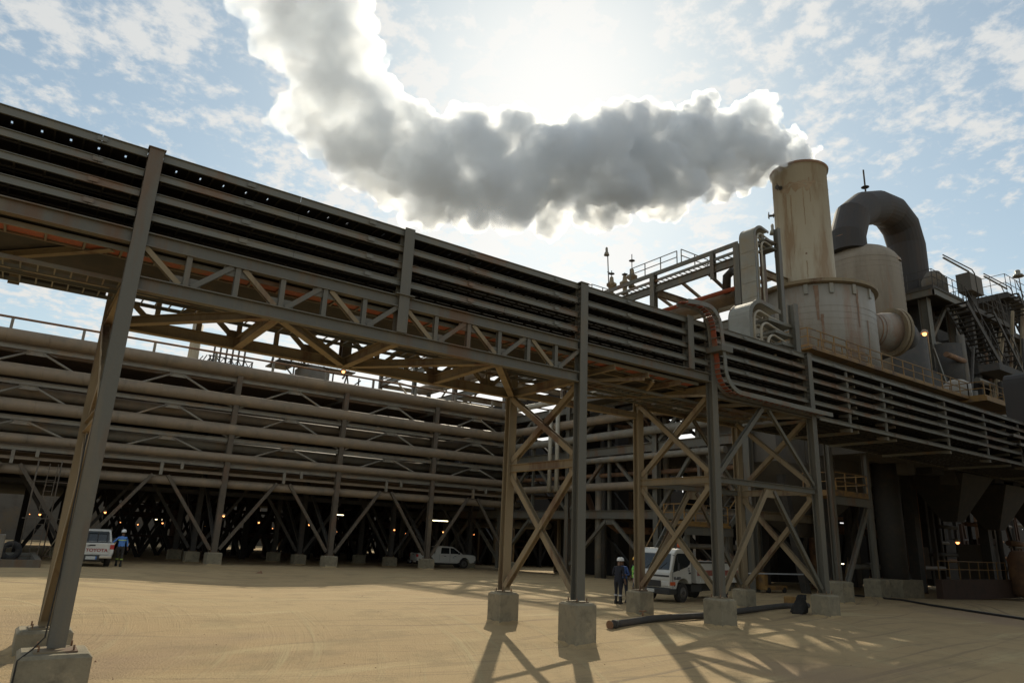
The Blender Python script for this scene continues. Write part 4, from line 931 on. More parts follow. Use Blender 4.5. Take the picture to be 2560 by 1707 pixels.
def build_right_rack():
    # trays that turn upward at the right edge
    t = thing('rising_cable_trays', (36, 1, 8), 'nested cable trays curving upward and over at the right edge', 'cable tray')
    for k in range(4):
        x = 34.3+k*.75; zb_ = 9.0-k*.42; zt_ = 13.2-k*.75; rr = .6
        pth = [(x-3, zb_), (x-rr, zb_)] + [(x-rr+rr*math.sin(R(a)), zb_+rr-rr*math.cos(R(a))) for a in (22, 45, 68, 90)] + [(x+.3, zt_-rr)] + [(x+.3+rr-rr*math.cos(R(a)), zt_-rr+rr*math.sin(R(a))) for a in (22, 45, 68, 90)] + [(x+8, zt_)]
        mb = MB()
        for i in range(len(pth)-1): mb.bar((pth[i][0], -.25, pth[i][1]), (pth[i+1][0], -.25, pth[i+1][1]), .16, .05, up=(0, 1, 0))
        tr = mb.build('side_rail', 'tray', t)
        mb = MB()
        for i in range(len(pth)-1): mb.bar((pth[i][0]+.05, .4, pth[i][1]), (pth[i+1][0]+.05, .4, pth[i+1][1]), .05, 1.2, up=(0, 1, 0))
        mb.build('cable_bed', 'duct' if k == 0 else 'cable', t)
    tag(MB().box(41, 90, 3.2, 4.5, 15.0, 15.5).build('high_beam', 'dark', loc=(60, 4, 15)), 'dark beam against the sky at the right edge above the rising trays', 'beam')
build_right_rack()
def build_under_deck():
    # heavy leg, hopper and dark equipment hall under the deck
    t = thing('round_column', (33.3, 8.0, 0), 'thick grey round column on a pale plinth at the right of the truck', 'column')
    MB().lathe((33.3, 8.0, 0), [(.78, .9), (.78, 8.1)], 28).build('shaft', 'dark', t); MB().box(32.3, 34.9, 7.1, 9.0, -.3, .9).build('plinth', 'concrete', t)
    t = thing('hopper', (29.5, 11, 3.5), 'dull grey steel hopper tapering down under the deck', 'hopper')
    MB().add([(23, 9, 12.4), (35, 9, 12.4), (35, 15, 12.4), (23, 15, 12.4), (23, 9, 7.4), (35, 9, 7.4), (35, 15, 7.4), (23, 15, 7.4), (28.9, 11.4, 3.2), (30.1, 11.4, 3.2), (30.1, 12.6, 3.2), (28.9, 12.6, 3.2)],
             [(0, 1, 2, 3), (8, 9, 10, 11)]+[(i+4*k, (i+1) % 4+4*k, 4+(i+1) % 4+4*k, 4+i+4*k) for k in (0, 1) for i in range(4)]).build('shell', 'wall', t)
    for x in (26, 29, 32): MB().box(x-.08, x+.08, 8.9, 8.98, 7.5, 12.4).build('stiffener', 'wall', t)
    for x, y in ((24, 9.6), (34.6, 9.6)): MB().bar((x, y, 7.4), (x+(2 if x < 30 else 4), y, -.1), .4, .4).build('leg', 'dark', t)
    M['kerb'] = mat('dark_red_wall', (.085, .05, .035), (.06, .04, .03), rough=.9, scale=1.5)
    # low wall and guard rail
    tag(MB().box(36.3, 75, 6.6, 7.0, -.3, .95).build('kerb_wall', 'kerb', loc=(50, 6.8, -.3)), 'low reddish brown wall below the guard rail in the dark right corner', 'wall')
    railing([(36.5, 6.8, .95), (75, 6.8, .95)], label='rusty yellow guard rail on the low wall in the dark right corner', post=1.5, h=1.15, kick=False)
    hw = MB(); hr = random.Random(15)
    for i in range(72):
        x = 36+i*1.45; z = -1.0
        while z < 10.8:
            h = hr.uniform(.7, 2.2); hw.box(x, x+1.45-(hr.uniform(.25, .9) if hr.random() < .10 else -.002), 27, 27.4, z, min(z+h, 11)); z += h+(hr.uniform(.1, .35) if hr.random() < .07 and z > 0 else -.003)
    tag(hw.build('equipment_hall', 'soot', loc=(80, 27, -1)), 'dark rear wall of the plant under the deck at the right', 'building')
    tag(MB().lathe((47.6, 6.0, 0), [(.55, -.2), (.85, .1), (.85, 2.4), (.6, 2.9), (.3, 3.0)], 20).build('storage_drum', 'rust', loc=(47.6, 6, -.2)), 'brown rusty upright tank in front of the guard rail at the right edge', 'tank')
    rnd = random.Random(31)
    for k in range(26):
        x = rnd.uniform(32, 88); y = rnd.uniform(9, 24); m = rnd.choice(('dark', 'dark', 'rust', 'pipe2')); r = rnd.uniform(.1, .5)
        if k % 2: pts = [(x, y, -.2), (x, y, 8.1)]
        else: z = rnd.uniform(1.2, 7.6); pts = [(x, y, z), (x+rnd.uniform(5, 14), y, z)]
        pipe_run(pts, r, m, 'dim pipe among the dark equipment under the raised deck', 'pipes under the raised deck', name='process_pipe', n=8)
    for x0, y0, z0, w, h in ((44, 12, 1.0, 3, 2.0), (52, 10, .2, 2.5, 3.2), (60, 13, .2, 4, 2.5), (70, 11, .2, 3, 4)):
        tag(MB().box(x0, x0+w, y0, y0+2, z0-.4, z0+h).build('equipment_box', 'wall', loc=(x0, y0, z0-.4), bevel=.05), 'dim boxy machine in the dark under the raised deck', 'machine', 'machines under the raised deck')
    for x, y, z, w in ((38.6, 16, 6.1, 1.6), (47, 14, 2.9, .6), (41, 12, 1.35, 1.4), (53.5, 12, 1.2, 1.4), (37.5, 14, 1.5, .5)):
        q = thing('tube_light', (x, y, z), 'thin lit tube light in the dark under the raised deck', 'lamp', 'tube lights under the raised deck'); MB().box(x, x+w, y, y+.05, z, z+.07).build('tube', 'tube_lit', q); MB().box(x, x+w, y-.02, y+.07, z+.075, z+.12).build('housing', 'dark', q)
    pg = thing('pipe_gallery', (60, 18, 0), 'dim tangle of pipes, posts and beams filling the dark space under the raised deck', 'pipework')
    for k in range(90):
        x = rnd.uniform(36, 100); y = rnd.uniform(10, 26); z = rnd.uniform(.8, 8.6); mm = rnd.choice(('dark', 'soot', 'rust', 'wall', 'kerb', 'dark'))
        if k % 3 == 0: MB().bar((x, y, -.2), (x, y, rnd.uniform(4, 8.1)), .3, .3).build('post', mm, pg)
        elif k % 3 == 1: MB().tube([(x, y, z), (x+rnd.uniform(3, 12), y, z)], rnd.uniform(.06, .28), 8).build('cross_pipe', mm, pg)
        else: MB().bar((x, y, .2), (x+rnd.uniform(-4, 4), y, 7.8), .22, .22).build('strut', mm, pg)
    for k in range(9): z = 1.5+k*.0; MB().box(40+k*6.5, 43+k*6.5, 13+k % 3*3, 13.3+k % 3*3, 3.6, 4.1).build('beam', 'kerb', pg)
    for x, z in ((40, 8.0), (47, 7.7), (55, 8.05)): MB().add([(x, 6, z), (x+5, 6, z), (x+5, 10, z), (x, 10, z), (x+2, 7.6, z-3.2), (x+3, 7.6, z-3.2), (x+3, 8.6, z-3.2), (x+2, 8.6, z-3.2)], [(0, 1, 2, 3), (4, 5, 6, 7)]+[(i, (i+1) % 4, 4+(i+1) % 4, 4+i) for i in range(4)]).build('chute', 'dark', pg)
    # small yellow railed platforms and stairs
    t = thing('side_platform', (23.6, 5.4, 5.3), 'small platform with yellow railing between the slim columns right of the truck', 'platform')
    MB().box(21.9, 25.3, 5.0, 7.0, 5.25, 5.42).build('deck', 'yellow', t); MB().ibeam((21.9, 4.95, 5.0), (25.4, 4.95, 5.0), .12, .42).build('edge_beam', 'steel', t); railing([(22, 6.8, 5.42), (22, 5.02, 5.42), (25.25, 5.02, 5.42), (25.25, 6.8, 5.42)], parent=t, post=1.2)
    MB().ibeam((25.3, 5.1, 4.9), (22.6, 5.1, .9), .2, .2, (0, 1, 0)).build('brace', 'steel', t)
    t = thing('yellow_stairs', (18, 12, 2), 'yellow railed stairs and landing behind the bed of the white truck', 'stairs')
    MB().box(17.6, 21.6, 11.4, 13, 3.45, 3.6).build('landing', 'yellow', t); MB().ibeam((17.6, 11.4, 3.2), (21.8, 11.4, 3.2), .12, .45).build('edge_beam', 'steel', t)
    railing([(17.7, 13, 3.6), (17.7, 11.5, 3.6), (21.5, 11.5, 3.6)], parent=t, post=1.0)
    for dy in (11.4, 12.6):
        MB().bar((21.6, dy, 3.6), (25.6, dy, 7.4), .08, .3).build('stringer', 'steel', t); MB().bar((21.6, dy, 4.6), (25.6, dy, 8.4), .05, .05).build('handrail', 'yellow', t)
        MB().bar((17.6, dy, 3.5), (15.0, dy, .1), .08, .26).build('stringer', 'steel', t); MB().bar((17.6, dy, 4.6), (15.0, dy, 1.2), .05, .05).build('handrail', 'yellow', t)
    st = MB()
    for k in range(14): f = k/13; st.box(21.6+4*f-.12, 21.6+4*f+.12, 11.4, 12.6, 3.6+3.8*f, 3.64+3.8*f)
    for k in range(12): f = k/11; st.box(17.6-2.6*f-.12, 17.6-2.6*f+.12, 11.4, 12.6, 3.5-3.4*f, 3.54-3.4*f)
    st.build('treads', 'grating', t)
    for x in (18, 21.4): MB().box(x-.1, x+.1, 11.5, 11.7, 0, 3.4).build('post', 'steel', t)
build_under_deck()

# invented block out of view right of the camera, added to shade the racks
wk = thing('workshop_building', (48, -26, 0), 'long plain workshop along the right hand side of the yard', 'building')
MB().box(20, 80, -40, -11, -1, 15).build('wall', 'wall', wk); MB().box(19.6, 80.4, -40.4, -10.6, 15.01, 15.5).build('roof', 'dark', wk)
for k in range(8): MB().box(24+k*7, 27.5+k*7, -10.98, -10.9, 5, 8).build('window', 'glass', wk)

# ---------------------------------------------------------------- vehicles
def text_mesh(txt, size, m, parent, mtx, name='lettering', bold=True, ext=.004, sx=1.0):
    cu = bpy.data.curves.new(name, 'FONT'); cu.body = txt; cu.size = size; cu.extrude = ext; cu.align_x = 'CENTER'; cu.align_y = 'CENTER'
    if bold: cu.offset = size*.022
    o = bpy.data.objects.new('tmp_text', cu); COL.objects.link(o); dg = bpy.context.evaluated_depsgraph_get()
    me = bpy.data.meshes.new_from_object(o.evaluated_get(dg)); bpy.data.objects.remove(o)
    me.name = name; me.transform(mtx @ Matrix.Diagonal((sx, 1, 1, 1))); me.materials.clear(); me.materials.append(M[m])
    q = bpy.data.objects.new(name, me); COL.objects.link(q); q.parent = parent; return q
def face_mtx(o, right, up): r = V(right).normalized(); u = V(up).normalized(); n = r.cross(u); return Matrix(((r.x, u.x, n.x, o[0]), (r.y, u.y, n.y, o[1]), (r.z, u.z, n.z, o[2]), (0, 0, 0, 1)))
def wheel(x, y, r, w, parent, side):
    e = MB().tube([(x, y-w/2, r), (x, y-w/2+.03, r), (x, y+w/2-.03, r), (x, y+w/2, r)], [r-.04, r, r, r-.04], 24).build('wheel', 'black', parent)
    s = 1 if side > 0 else -1; yo = y+s*w/2
    MB().tube([(x, yo-s*.005, r), (x, yo+s*.012, r), (x, yo+s*.012, r)], [r*.6, r*.56, r*.2], 20).build('rim', 'rim', e)
    MB().tube([(x, yo, r), (x, yo+s*.04, r)], r*.2, 12).build('hub', 'dark', e)
def arc2(cx, cz, r, a0, a1, n=8): return [(cx+r*math.cos(R(a0+(a1-a0)*i/n)), cz+r*math.sin(R(a0+(a1-a0)*i/n))) for i in range(n+1)]
def build_truck():
    t = thing('dump_truck', (13.5, 7.7, gz(13, 7.5)), 'small white dump truck with an orange beacon parked behind the braced tower', 'truck', rz=R(188.5))
    B = lambda mb, n, m='white', p=t, **k: mb.build(n, m, p, **k)
    wx, wr = 1.95, .41
    prof = [(3.0, .62), (3.03, 1.0), (2.99, 1.27), (2.90, 1.36), (2.60, 2.08), (2.42, 2.22), (2.1, 2.27), (1.5, 2.27), (1.32, 2.2), (1.24, 1.95), (1.22, .80), (1.36, .78)] + arc2(wx, .46, .56, 145, 20, 8) + [(2.56, .50)]
    B(MB().extr(prof, 1, -.96, .96), 'cab', bevel=.035)
    # windscreen, slightly proud of the raked front
    ws = MB(); n = V((.925, 0, .385)).normalized()
    for (a, b) in (((2.895, 1.37), (2.635, 2.03)),):
        p = [V((a[0], -.86, a[1]))+n*.004, V((a[0], .86, a[1]))+n*.004, V((b[0], .80, b[1]))+n*.004, V((b[0], -.80, b[1]))+n*.004]
        ws.add(p+[q+n*.012 for q in p], [(4, 5, 6, 7), (0, 1, 5, 4), (1, 2, 6, 5), (2, 3, 7, 6), (3, 0, 4, 7)])
    B(ws, 'windscreen', 'glass')
    for s in (1, -1):
        y = s*.965
        d = MB().extr([(1.36, 1.98), (1.46, 2.07), (2.38, 2.07), (2.5, 2.0), (2.72, 1.42), (2.74, 1.27), (1.62, 1.50), (1.42, 1.62), (1.36, 1.75)], 1, min(y, y+s*.008), max(y, y+s*.008)); w_ = B(d, 'door_window', 'glass')
        B(MB().extr([(2.78, 1.3), (2.8, 1.3), (2.8, .62), (2.78, .62)], 1, min(y, y+s*.006), max(y, y+s*.006)), 'door_seam', 'plastic'); B(MB().box(1.29, 1.305, min(y, y+s*.006), max(y, y+s*.006), .82, 2.0), 'door_seam', 'plastic')
        B(MB().box(1.36, 1.52, min(y, y+s*.02), max(y, y+s*.02), 1.2, 1.27), 'door_handle', 'plastic')
        B(MB().box(2.55, 2.62, min(y+s*.16, y+s*.22), max(y+s*.16, y+s*.22), 1.35, 1.68), 'mirror', 'plastic'); B(MB().tube([(2.7, s*.93, 2.0), (2.68, s*1.12, 1.95), (2.6, s*1.15, 1.6)], .014, 6), 'mirror_arm', 'plastic')
        B(MB().box(2.93, 3.05, min(s*.55, s*.93), max(s*.55, s*.93), .70, .90), 'headlight', 'clear', bevel=.02); B(MB().box(2.6, 3.0, min(y, y+s*.008), max(y, y+s*.008), .74, .88), 'turn_signal', 'amber')
        B(MB().tube([(2.66, s*.955, .73), (2.66, s*.975, .73)], .035, 10), 'cap', 'plastic')
        wheel(wx, s*.80, wr, .26, t, s); wheel(-1.5, s*.76, wr, .42, t, s)
    B(MB().box(3.0, 3.055, -.5, .5, .66, .92), 'grille', 'plastic'); B(MB().box(2.98, 3.045, -.93, .93, 1.08, 1.15), 'front_stripe', 'plastic')
    B(MB().box(2.52, 3.1, -.98, .98, .36, .60), 'bumper', 'plastic', bevel=.03)
    B(MB().box(3.1, 3.115, -.22, .22, .42, .56), 'number_plate', 'plate')
    wp = MB()
    for y in (-.4, .35): wp.bar((2.93, y, 1.36), (2.80, y+.35, 1.68), .015, .015)
    B(wp, 'wipers', 'plastic')
    b = B(MB().lathe((1.6, .55, 2.27), [(.09, 0), (.09, .05)], 14), 'beacon', 'plastic'); B(MB().lathe((1.6, .55, 2.32), [(.085, 0), (.085, .14), (.06, .2), (.01, .21)], 14), 'beacon_lens', 'amber', b)
    text_mesh('95-0031', .17, 'letter_dark', t, face_mtx((2.42, .972, 1.02), (-1, 0, 0), (0, 0, 1)), 'fleet_number'); text_mesh('G', .24, 'letter_dark', t, face_mtx((1.5, .972, 1.38), (-1, 0, 0), (0, 0, 1)), 'letter', bold=False)
    B(MB().box(-2.7, 1.2, -.4, .4, .5, .74), 'chassis', 'dark'); B(MB().box(.2, 1.1, .42, .8, .42, .74), 'battery_box', 'plastic'); B(MB().tube([(.3, -.62, .6), (1.1, -.62, .6)], .2, 14), 'fuel_tank', 'dark')
    B(MB().extr([(-2.95, .80), (.95, .80), (.95, .88), (1.0, 1.66), (1.14, 1.78), (-2.95, 1.70), (-2.95, .80)][:-1], 1, -1.02, 1.02), 'tipper_body', 'white', bevel=.02)
    B(MB().box(-2.9, .9, 1.02, 1.045, 1.12, 1.36), 'side_stripe', 'stripe'); B(MB().box(-2.9, .9, 1.02, 1.06, 1.66, 1.74), 'side_rib', 'dark'); B(MB().box(-2.9, .95, 1.02, 1.055, .80, .88), 'side_rib', 'white')
    for x in (-2.4, -1.4, -.4, .6): B(MB().box(x-.04, x+.04, 1.02, 1.07, .88, 1.66), 'side_post', 'white')
    B(MB().box(-2.9, -2.0, -.98, -.5, .3, .62), 'mudguard', 'plastic'); B(MB().box(-2.15, -.9, .5, .98, .86, .79), 'mudguard', 'plastic')
    lo_ = MB(); rnd = random.Random(1)
    for k in range(30): x = rnd.uniform(-2.6, .6); y = rnd.uniform(-.8, .8); lo_.lathe((x, y, 1.6), [(rnd.uniform(.15, .3), 0), (.1, rnd.uniform(.06, .16)), (.01, .17)], 7)
    B(lo_, 'load', 'rust')
build_truck()
def build_pickup(loc, rz, label, tail=None, plate=True, detail=False, scale=1.0):
    t = thing('pickup_truck', loc, label, 'pickup', rz=rz)
    B = lambda mb, n, m='white', p=t, **k: mb.build(n, m, p, **k)
    fx, rx, r = 1.60, -1.50, .38
    lower = [(2.55, .50), (2.62, .72), (2.58, .98), (2.45, 1.06), (1.55, 1.12), (-.75, 1.10), (-2.5, 1.12), (-2.55, 1.0), (-2.55, .55), (-2.0, .48)] + arc2(rx, .42, .47, 175, 5, 9) + [(-.9, .42), (.95, .40)] + arc2(fx, .42, .47, 175, 5, 9) + [(2.2, .42)]
    B(MB().extr(lower, 1, -.90, .90), 'body', bevel=.05)
    # cabin narrower towards the roof
    g = [(1.48, 1.10), (.72, 1.62), (.55, 1.70), (-.55, 1.73), (-.85, 1.66), (-1.0, 1.10)]
    vs = []
    for s in (-1, 1): vs += [(x, s*(.87 if z < 1.2 else .74), z) for x, z in g]
    n = len(g); B(MB().add(vs, [tuple(range(n))[::-1], tuple(range(n, 2*n))]+[(i, (i+1) % n, n+(i+1) % n, n+i) for i in range(n)]), 'cabin', bevel=.03)
    def pane(pts, nm='window'):
        c = [V(p) for p in pts]; nn = (c[1]-c[0]).cross(c[2]-c[0]).normalized(); cen = sum(c, V((0, 0, 0)))/len(c)
        if nn.dot(cen-V((0, 0, 1.3))) < 0: nn = -nn
        k = len(c); B(MB().add([p+nn*.004 for p in c]+[p+nn*.014 for p in c], [tuple(range(k, 2*k))]+[(i, (i+1) % k, k+(i+1) % k, k+i) for i in range(k)]), nm, 'glass')
    yy = lambda z: .87-(z-1.10)*.13/.52*1.0 if z < 1.66 else .74
    for s in (1, -1):
        def q(x, z): return (x, s*(.87-(z-1.1)*(.13/.56)), z)
        pane([q(1.22, 1.16), q(.66, 1.56), q(.36, 1.60), q(.36, 1.14)], 'front_side_window'); pane([q(.26, 1.14), q(.26, 1.60), q(-.42, 1.61), q(-.5, 1.14)], 'rear_side_window')
        B(MB().box(.30, .315, min(s*.9, s*.906), max(s*.9, s*.906), .5, 1.08), 'door_seam', 'plastic'); B(MB().box(-.62, -.605, min(s*.9, s*.906), max(s*.9, s*.906), .62, 1.08), 'door_seam', 'plastic')
        for x in (.0-.12, .9-.12): B(MB().box(x-.1, x+.08, min(s*.9, s*.925), max(s*.9, s*.925), .93, .97), 'door_handle', 'plastic')
        B(MB().box(1.0, 1.12, min(s*.92, s*1.12), max(s*.92, s*1.12), 1.12, 1.27), 'mirror', 'plastic', bevel=.02)
        B(MB().box(-2.57, -2.42, min(s*.74, s*.915), max(s*.74, s*.915), .84, 1.05), 'tail_light', 'redlamp'); B(MB().box(-2.57, -2.42, min(s*.74, s*.915), max(s*.74, s*.915), .66, .835), 'reversing_light', 'clear')
        B(MB().box(2.35, 2.6, min(s*.6, s*.88), max(s*.6, s*.88), .78, .95), 'headlight', 'clear', bevel=.02)
        B(MB().extr(arc2(fx, .42, .52, 175, 5, 9)+arc2(fx, .42, .455, 5, 175, 9), 1, min(s*.90, s*.925), max(s*.90, s*.925)), 'wheel_arch', 'plastic' if not detail else 'white')
        wheel(fx, s*.76, r, .25, t, s); wheel(rx, s*.76, r, .25, t, s)
    pane([(1.40, -.80, 1.15), (1.40, .80, 1.15), (.78, .70, 1.58), (.78, -.70, 1.58)], 'windscreen')
    pane([(-.985, -.74, 1.16), (-.985, .74, 1.16), (-.865, .67, 1.60), (-.865, -.67, 1.60)], 'rear_window')
    B(MB().box(2.5, 2.66, -.92, .92, .42, .64), 'bumper', 'plastic', bevel=.03); B(MB().box(2.58, 2.63, -.5, .5, .7, .92), 'grille', 'plastic')
    # dark plate paints in the shade of the bed hollow, tailgate, rear bumper with plate
    B(MB().box(-2.45, -1.08, -.78, .78, 1.125, 1.14), 'bed_liner', 'plastic')
    tg = B(MB().box(-2.585, -2.55, -.73, .73, .60, 1.10), 'tailgate', 'white', bevel=.01)
    B(MB().box(-2.60, -2.585, -.12, .12, .98, 1.04), 'handle', 'plastic', tg)
    B(MB().box(-2.78, -2.56, -.88, .88, .42, .56), 'rear_bumper', 'chrome', bevel=.03); B(MB().box(-2.79, -2.775, -.36, .36, .34, .58), 'bumper_recess', 'plastic')
    if plate: B(MB().box(-2.80, -2.792, -.2, .2, .38, .52), 'number_plate', 'plate'); B(MB().box(-2.802, -2.80, -.26, -.2, .38, .52), 'plate_band', 'plate_blue')
    B(MB().box(-2.3, 2.2, -.6, .6, .26, .42), 'underbody', 'dark')
    hb = MB()
    for y in (-.62, -.2, .2, .62): hb.box(-1.1, -1.07, y-.02, y+.02, 1.12, 1.62)
    hb.box(-1.1, -1.07, -.64, .64, 1.6, 1.64); B(hb, 'headboard', 'plastic')
    if tail:
        text_mesh(tail[0], .2, 'letter_red', tg, face_mtx((-2.592, -.21, .78), (0, -1, 0), (0, 0, 1)), 'tailgate_lettering', sx=1.1); text_mesh(tail[1], .09, 'letter_dark', tg, face_mtx((-2.592, .14, .985), (0, -1, 0), (0, 0, 1)), 'fleet_number')
        t.scale = (scale,)*3
    else:
        B(MB().tube([(.62, -.905, .86), (.62, -.91, .86)], .1, 16), 'door_badge', 'plate')
        text_mesh('G', .12, 'letter_dark', t, face_mtx((.62, -.913, .86), (1, 0, 0), (0, 0, 1)), 'badge_letter')
    t.scale = (scale,)*3
build_pickup((-8.95, 31.0, gz(-9.1, 31)), R(86), 'white pickup seen from behind with red tailgate lettering beside the large leaning column', ('TOYOTA', '281'), scale=1.10)
build_pickup((20.2, 42.3, gz(20.6, 42)), R(-10), 'distant white double cab pickup parked side on in the dark under the plant', None, detail=True, scale=1.1)

# ---------------------------------------------------------------- people
def person(loc, rz, label, shirt, trousers, hat, pose, band=None, vest=None, group=None, scale=1.0):
    t = thing('person', loc, label, 'person', group, rz=rz)
    ls, rs_ = pose['legs']; aL, aR = pose['arms']; lean = pose.get('lean', 0); hd = pose.get('head', 0)
    # joints: facing +X, left side is +Y
    J = {}; E_ = []; Rr = {}
    def j(n, p, r, par=None): J[n] = V(p); Rr[n] = r; E_.append((par, n)) if par else None
    j('pelvis', (0, 0, .96), (.15, .12)); j('waist', (lean*.12, 0, 1.12), (.145, .115), 'pelvis'); j('chest', (lean*.3, 0, 1.32), (.165, .13), 'waist'); j('neck', (lean*.42, 0, 1.47), (.06, .06), 'chest')
    j('head0', (lean*.48+hd*.03, 0, 1.56), (.075, .085), 'neck'); j('head1', (lean*.52+hd*.06, 0, 1.67), (.088, .1), 'head0')
    for s, f, sh in ((1, ls, 'L'), (-1, rs_, 'R')):
        j('hip'+sh, (0, s*.09, .90), (.105, .105), 'pelvis'); j('knee'+sh, (f*.5+.03, s*.11, .50), (.068, .068), 'hip'+sh); j('ank'+sh, (f, s*.12, .10), (.045, .045), 'knee'+sh)
    for s, a, sh in ((1, aL, 'L'), (-1, aR, 'R')):
        j('sho'+sh, (lean*.38, s*.18, 1.42), (.062, .062), 'chest'); e, h = a
        j('elb'+sh, (e[0], s*e[1], e[2]), (.046, .046), 'sho'+sh); j('wri'+sh, (h[0], s*h[1], h[2]), (.032, .032), 'elb'+sh)
    names = list(J); me = bpy.data.meshes.new('body'); me.from_pydata([J[n] for n in names], [(names.index(a), names.index(b)) for a, b in E_], [])
    o = bpy.data.objects.new('tmp_body', me); COL.objects.link(o)
    sk = o.modifiers.new('s', 'SKIN'); 
    for i, n in enumerate(names): me.skin_vertices[0].data[i].radius = Rr[n]
    me.skin_vertices[0].data[0].use_root = True
    o.modifiers.new('u', 'SUBSURF').levels = 2
    dg = bpy.context.evaluated_depsgraph_get(); bm_ = bpy.data.meshes.new_from_object(o.evaluated_get(dg)); bpy.data.objects.remove(o)
    # hands: palm, four fingers, thumb; joined to the same body mesh
    bb = bmesh.new(); bb.from_mesh(bm_); hb = MB()
    for s, sh in ((1, 'L'), (-1, 'R')):
        w = J['wri'+sh]; d = (w-J['elb'+sh]).normalized(); side = d.cross(V((0, 0, 1)))
        side = side.normalized() if side.length > .2 else V((0, 1, 0)); side = V((1, 0, 0)) if abs(d.z) > .8 else side; nrm = d.cross(side).normalized()
        hb.tube([w-d*.02, w+d*.04, w+d*.085], [.03, .04, .036], 8)
        for k, L_ in enumerate((.068, .078, .072, .056)):
            o_ = w+d*.08+side*(.026-.0175*k); hb.tube([o_, o_+d*L_*.5+nrm*.006, o_+d*L_*.85+nrm*.028], [.0095, .009, .007], 6)
        o_ = w+d*.03+side*.034; hb.tube([o_, o_+d*.03+side*.025, o_+d*.06+side*.03+nrm*.01], [.012, .011, .008], 6)
    hm = bpy.data.meshes.new('h'); hm.from_pydata(hb.v, [], hb.f); bb.from_mesh(hm)
    # face: nose, ears
    hx = J['head1']; fm = MB()
    fm.add([hx+V((.095, -.014, -.03)), hx+V((.095, .014, -.03)), hx+V((.125, 0, -.035)), hx+V((.10, 0, .02))], [(0, 1, 2), (0, 2, 3), (1, 3, 2), (0, 3, 1)])
    for s in (1, -1): fm.tube([hx+V((0, s*.082, -.01)), hx+V((0, s*.102, -.005))], [.028, .018], 8)
    fm.tube([hx+V((.09, -.025, -.07)), hx+V((.098, 0, -.072)), hx+V((.09, .025, -.07))], .007, 6)
    hm2 = bpy.data.meshes.new('f'); hm2.from_pydata([tuple(v) for v in fm.v], [], fm.f); bb.from_mesh(hm2)
    bmesh.ops.recalc_face_normals(bb, faces=bb.faces)
    bm_.materials.clear()
    for k in ('skin', shirt, trousers, 'boots'): bm_.materials.append(M[k])
    for f in bb.faces:
        c = f.calc_center_median(); f.smooth = True; d_arm = abs(c.y) > .2 and c.z > .7
        wl = min((c-J['wriL']).length, (c-J['wriR']).length)
        if c.z > 1.505 and abs(c.y) < .12: f.material_index = 0
        elif wl < .13: f.material_index = 0
        elif c.z > .99 or (abs(c.y) > .185 and c.z > .72): f.material_index = 1
        elif c.z < .2: f.material_index = 3
        else: f.material_index = 2
    bb.to_mesh(bm_); bb.free(); bm_.name = 'body'
    b = bpy.data.objects.new('body', bm_); COL.objects.link(b); b.parent = t
    for f_, s in ((ls, 1), (rs_, -1)):
        MB().extr([(f_-.07, 0), (f_+.19, 0), (f_+.2, .04), (f_+.1, .09), (f_+.04, .15), (f_-.07, .15)], 1, s*.12-.05, s*.12+.05).build('boot', 'boots', t, bevel=.02)
    h = hx+V((0, 0, .0))
    hp = MB().lathe(h, [(.118, .02), (.117, .06), (.105, .115), (.075, .155), (.03, .17), (.01, .172)], 20); hp.build('helmet', hat, t)
    bo = bpy.data.objects[-1] if False else None
    MB().add([h+V((r*math.cos(R(a))*1.0+(.045 if abs(a) < 70 else 0), r*math.sin(R(a)), z)) for z in (.015, .03) for a in range(-180, 180, 20) for r in (.118, .14)], [(2*i+o_, 2*((i+1) % 18)+o_, 2*((i+1) % 18)+1+o_, 2*i+1+o_) for o_ in (0, 36) for i in range(18)]).build('helmet_brim', hat, t)
    for s in (1, -1): MB().lathe(hx+V((.088, s*.032, .005)), [(.01, 0), (.01, .008)], 6).build('eye', 'plastic', t)
    if band:
        for z, r_, yv in band:
            for s, f_ in ((1, ls), (-1, rs_)):
                k = (z-.1)/.4; MB().lathe((f_*(1-k)+(f_*.5+.03)*k, s*(.12-.01*k), z), [(.075, -.03), (.08, 0), (.08, .03)], 12, cap=False).build('reflective_band', yv, t)
    if vest:
        nm, cz = vest
        if nm == 'stripe':
            for z in cz:
                o1 = MB().add([(lean*.25+1.16*(.19*math.cos(R(a))), 1.22*(.165*math.sin(R(a))), z+dz) for dz in (-.022, .022) for a in range(0, 360, 24)], [(i, (i+1) % 15, 15+(i+1) % 15, 15+i) for i in range(15)]); o1.build('reflective_band', 'hivis', t)
        else:
            MB().add([((lean*.25)+(.2)*math.cos(R(a))*w, .215*math.sin(R(a))*w, z) for z, w in ((.92, .95), (1.1, .92), (1.3, 1.0), (1.44, .72)) for a in range(0, 360, 20)], [(18*k+i, 18*k+(i+1) % 18, 18*(k+1)+(i+1) % 18, 18*(k+1)+i) for k in range(3) for i in range(18)]).build('vest', 'vest', t)
            for z in (1.02, 1.2): MB().lathe((lean*.25, 0, z), [(.198, -.025), (.2, .025)], 18, cap=False).build('reflective_band', 'hivis', t)
    t.scale = (scale,)*3
    return t
down = ((.03, .26, 1.14), (.06, .30, .88)); fwd = ((.05, .27, 1.14), (.30, .14, 1.12)); out_ = ((.02, .34, 1.24), (.12, .50, 1.10))
person((-7.62, 29.7, gz(-7.5, 30)), R(75), 'man in light blue shirt with yellow stripe and white helmet beside the lettered pickup', 'sky_shirt', 'grey_cloth', 'helmet', dict(legs=(.14, -.12), arms=(out_, down), lean=.05), band=[(.36, 0, 'hivis')], vest=('stripe', [1.30]), scale=1.07)
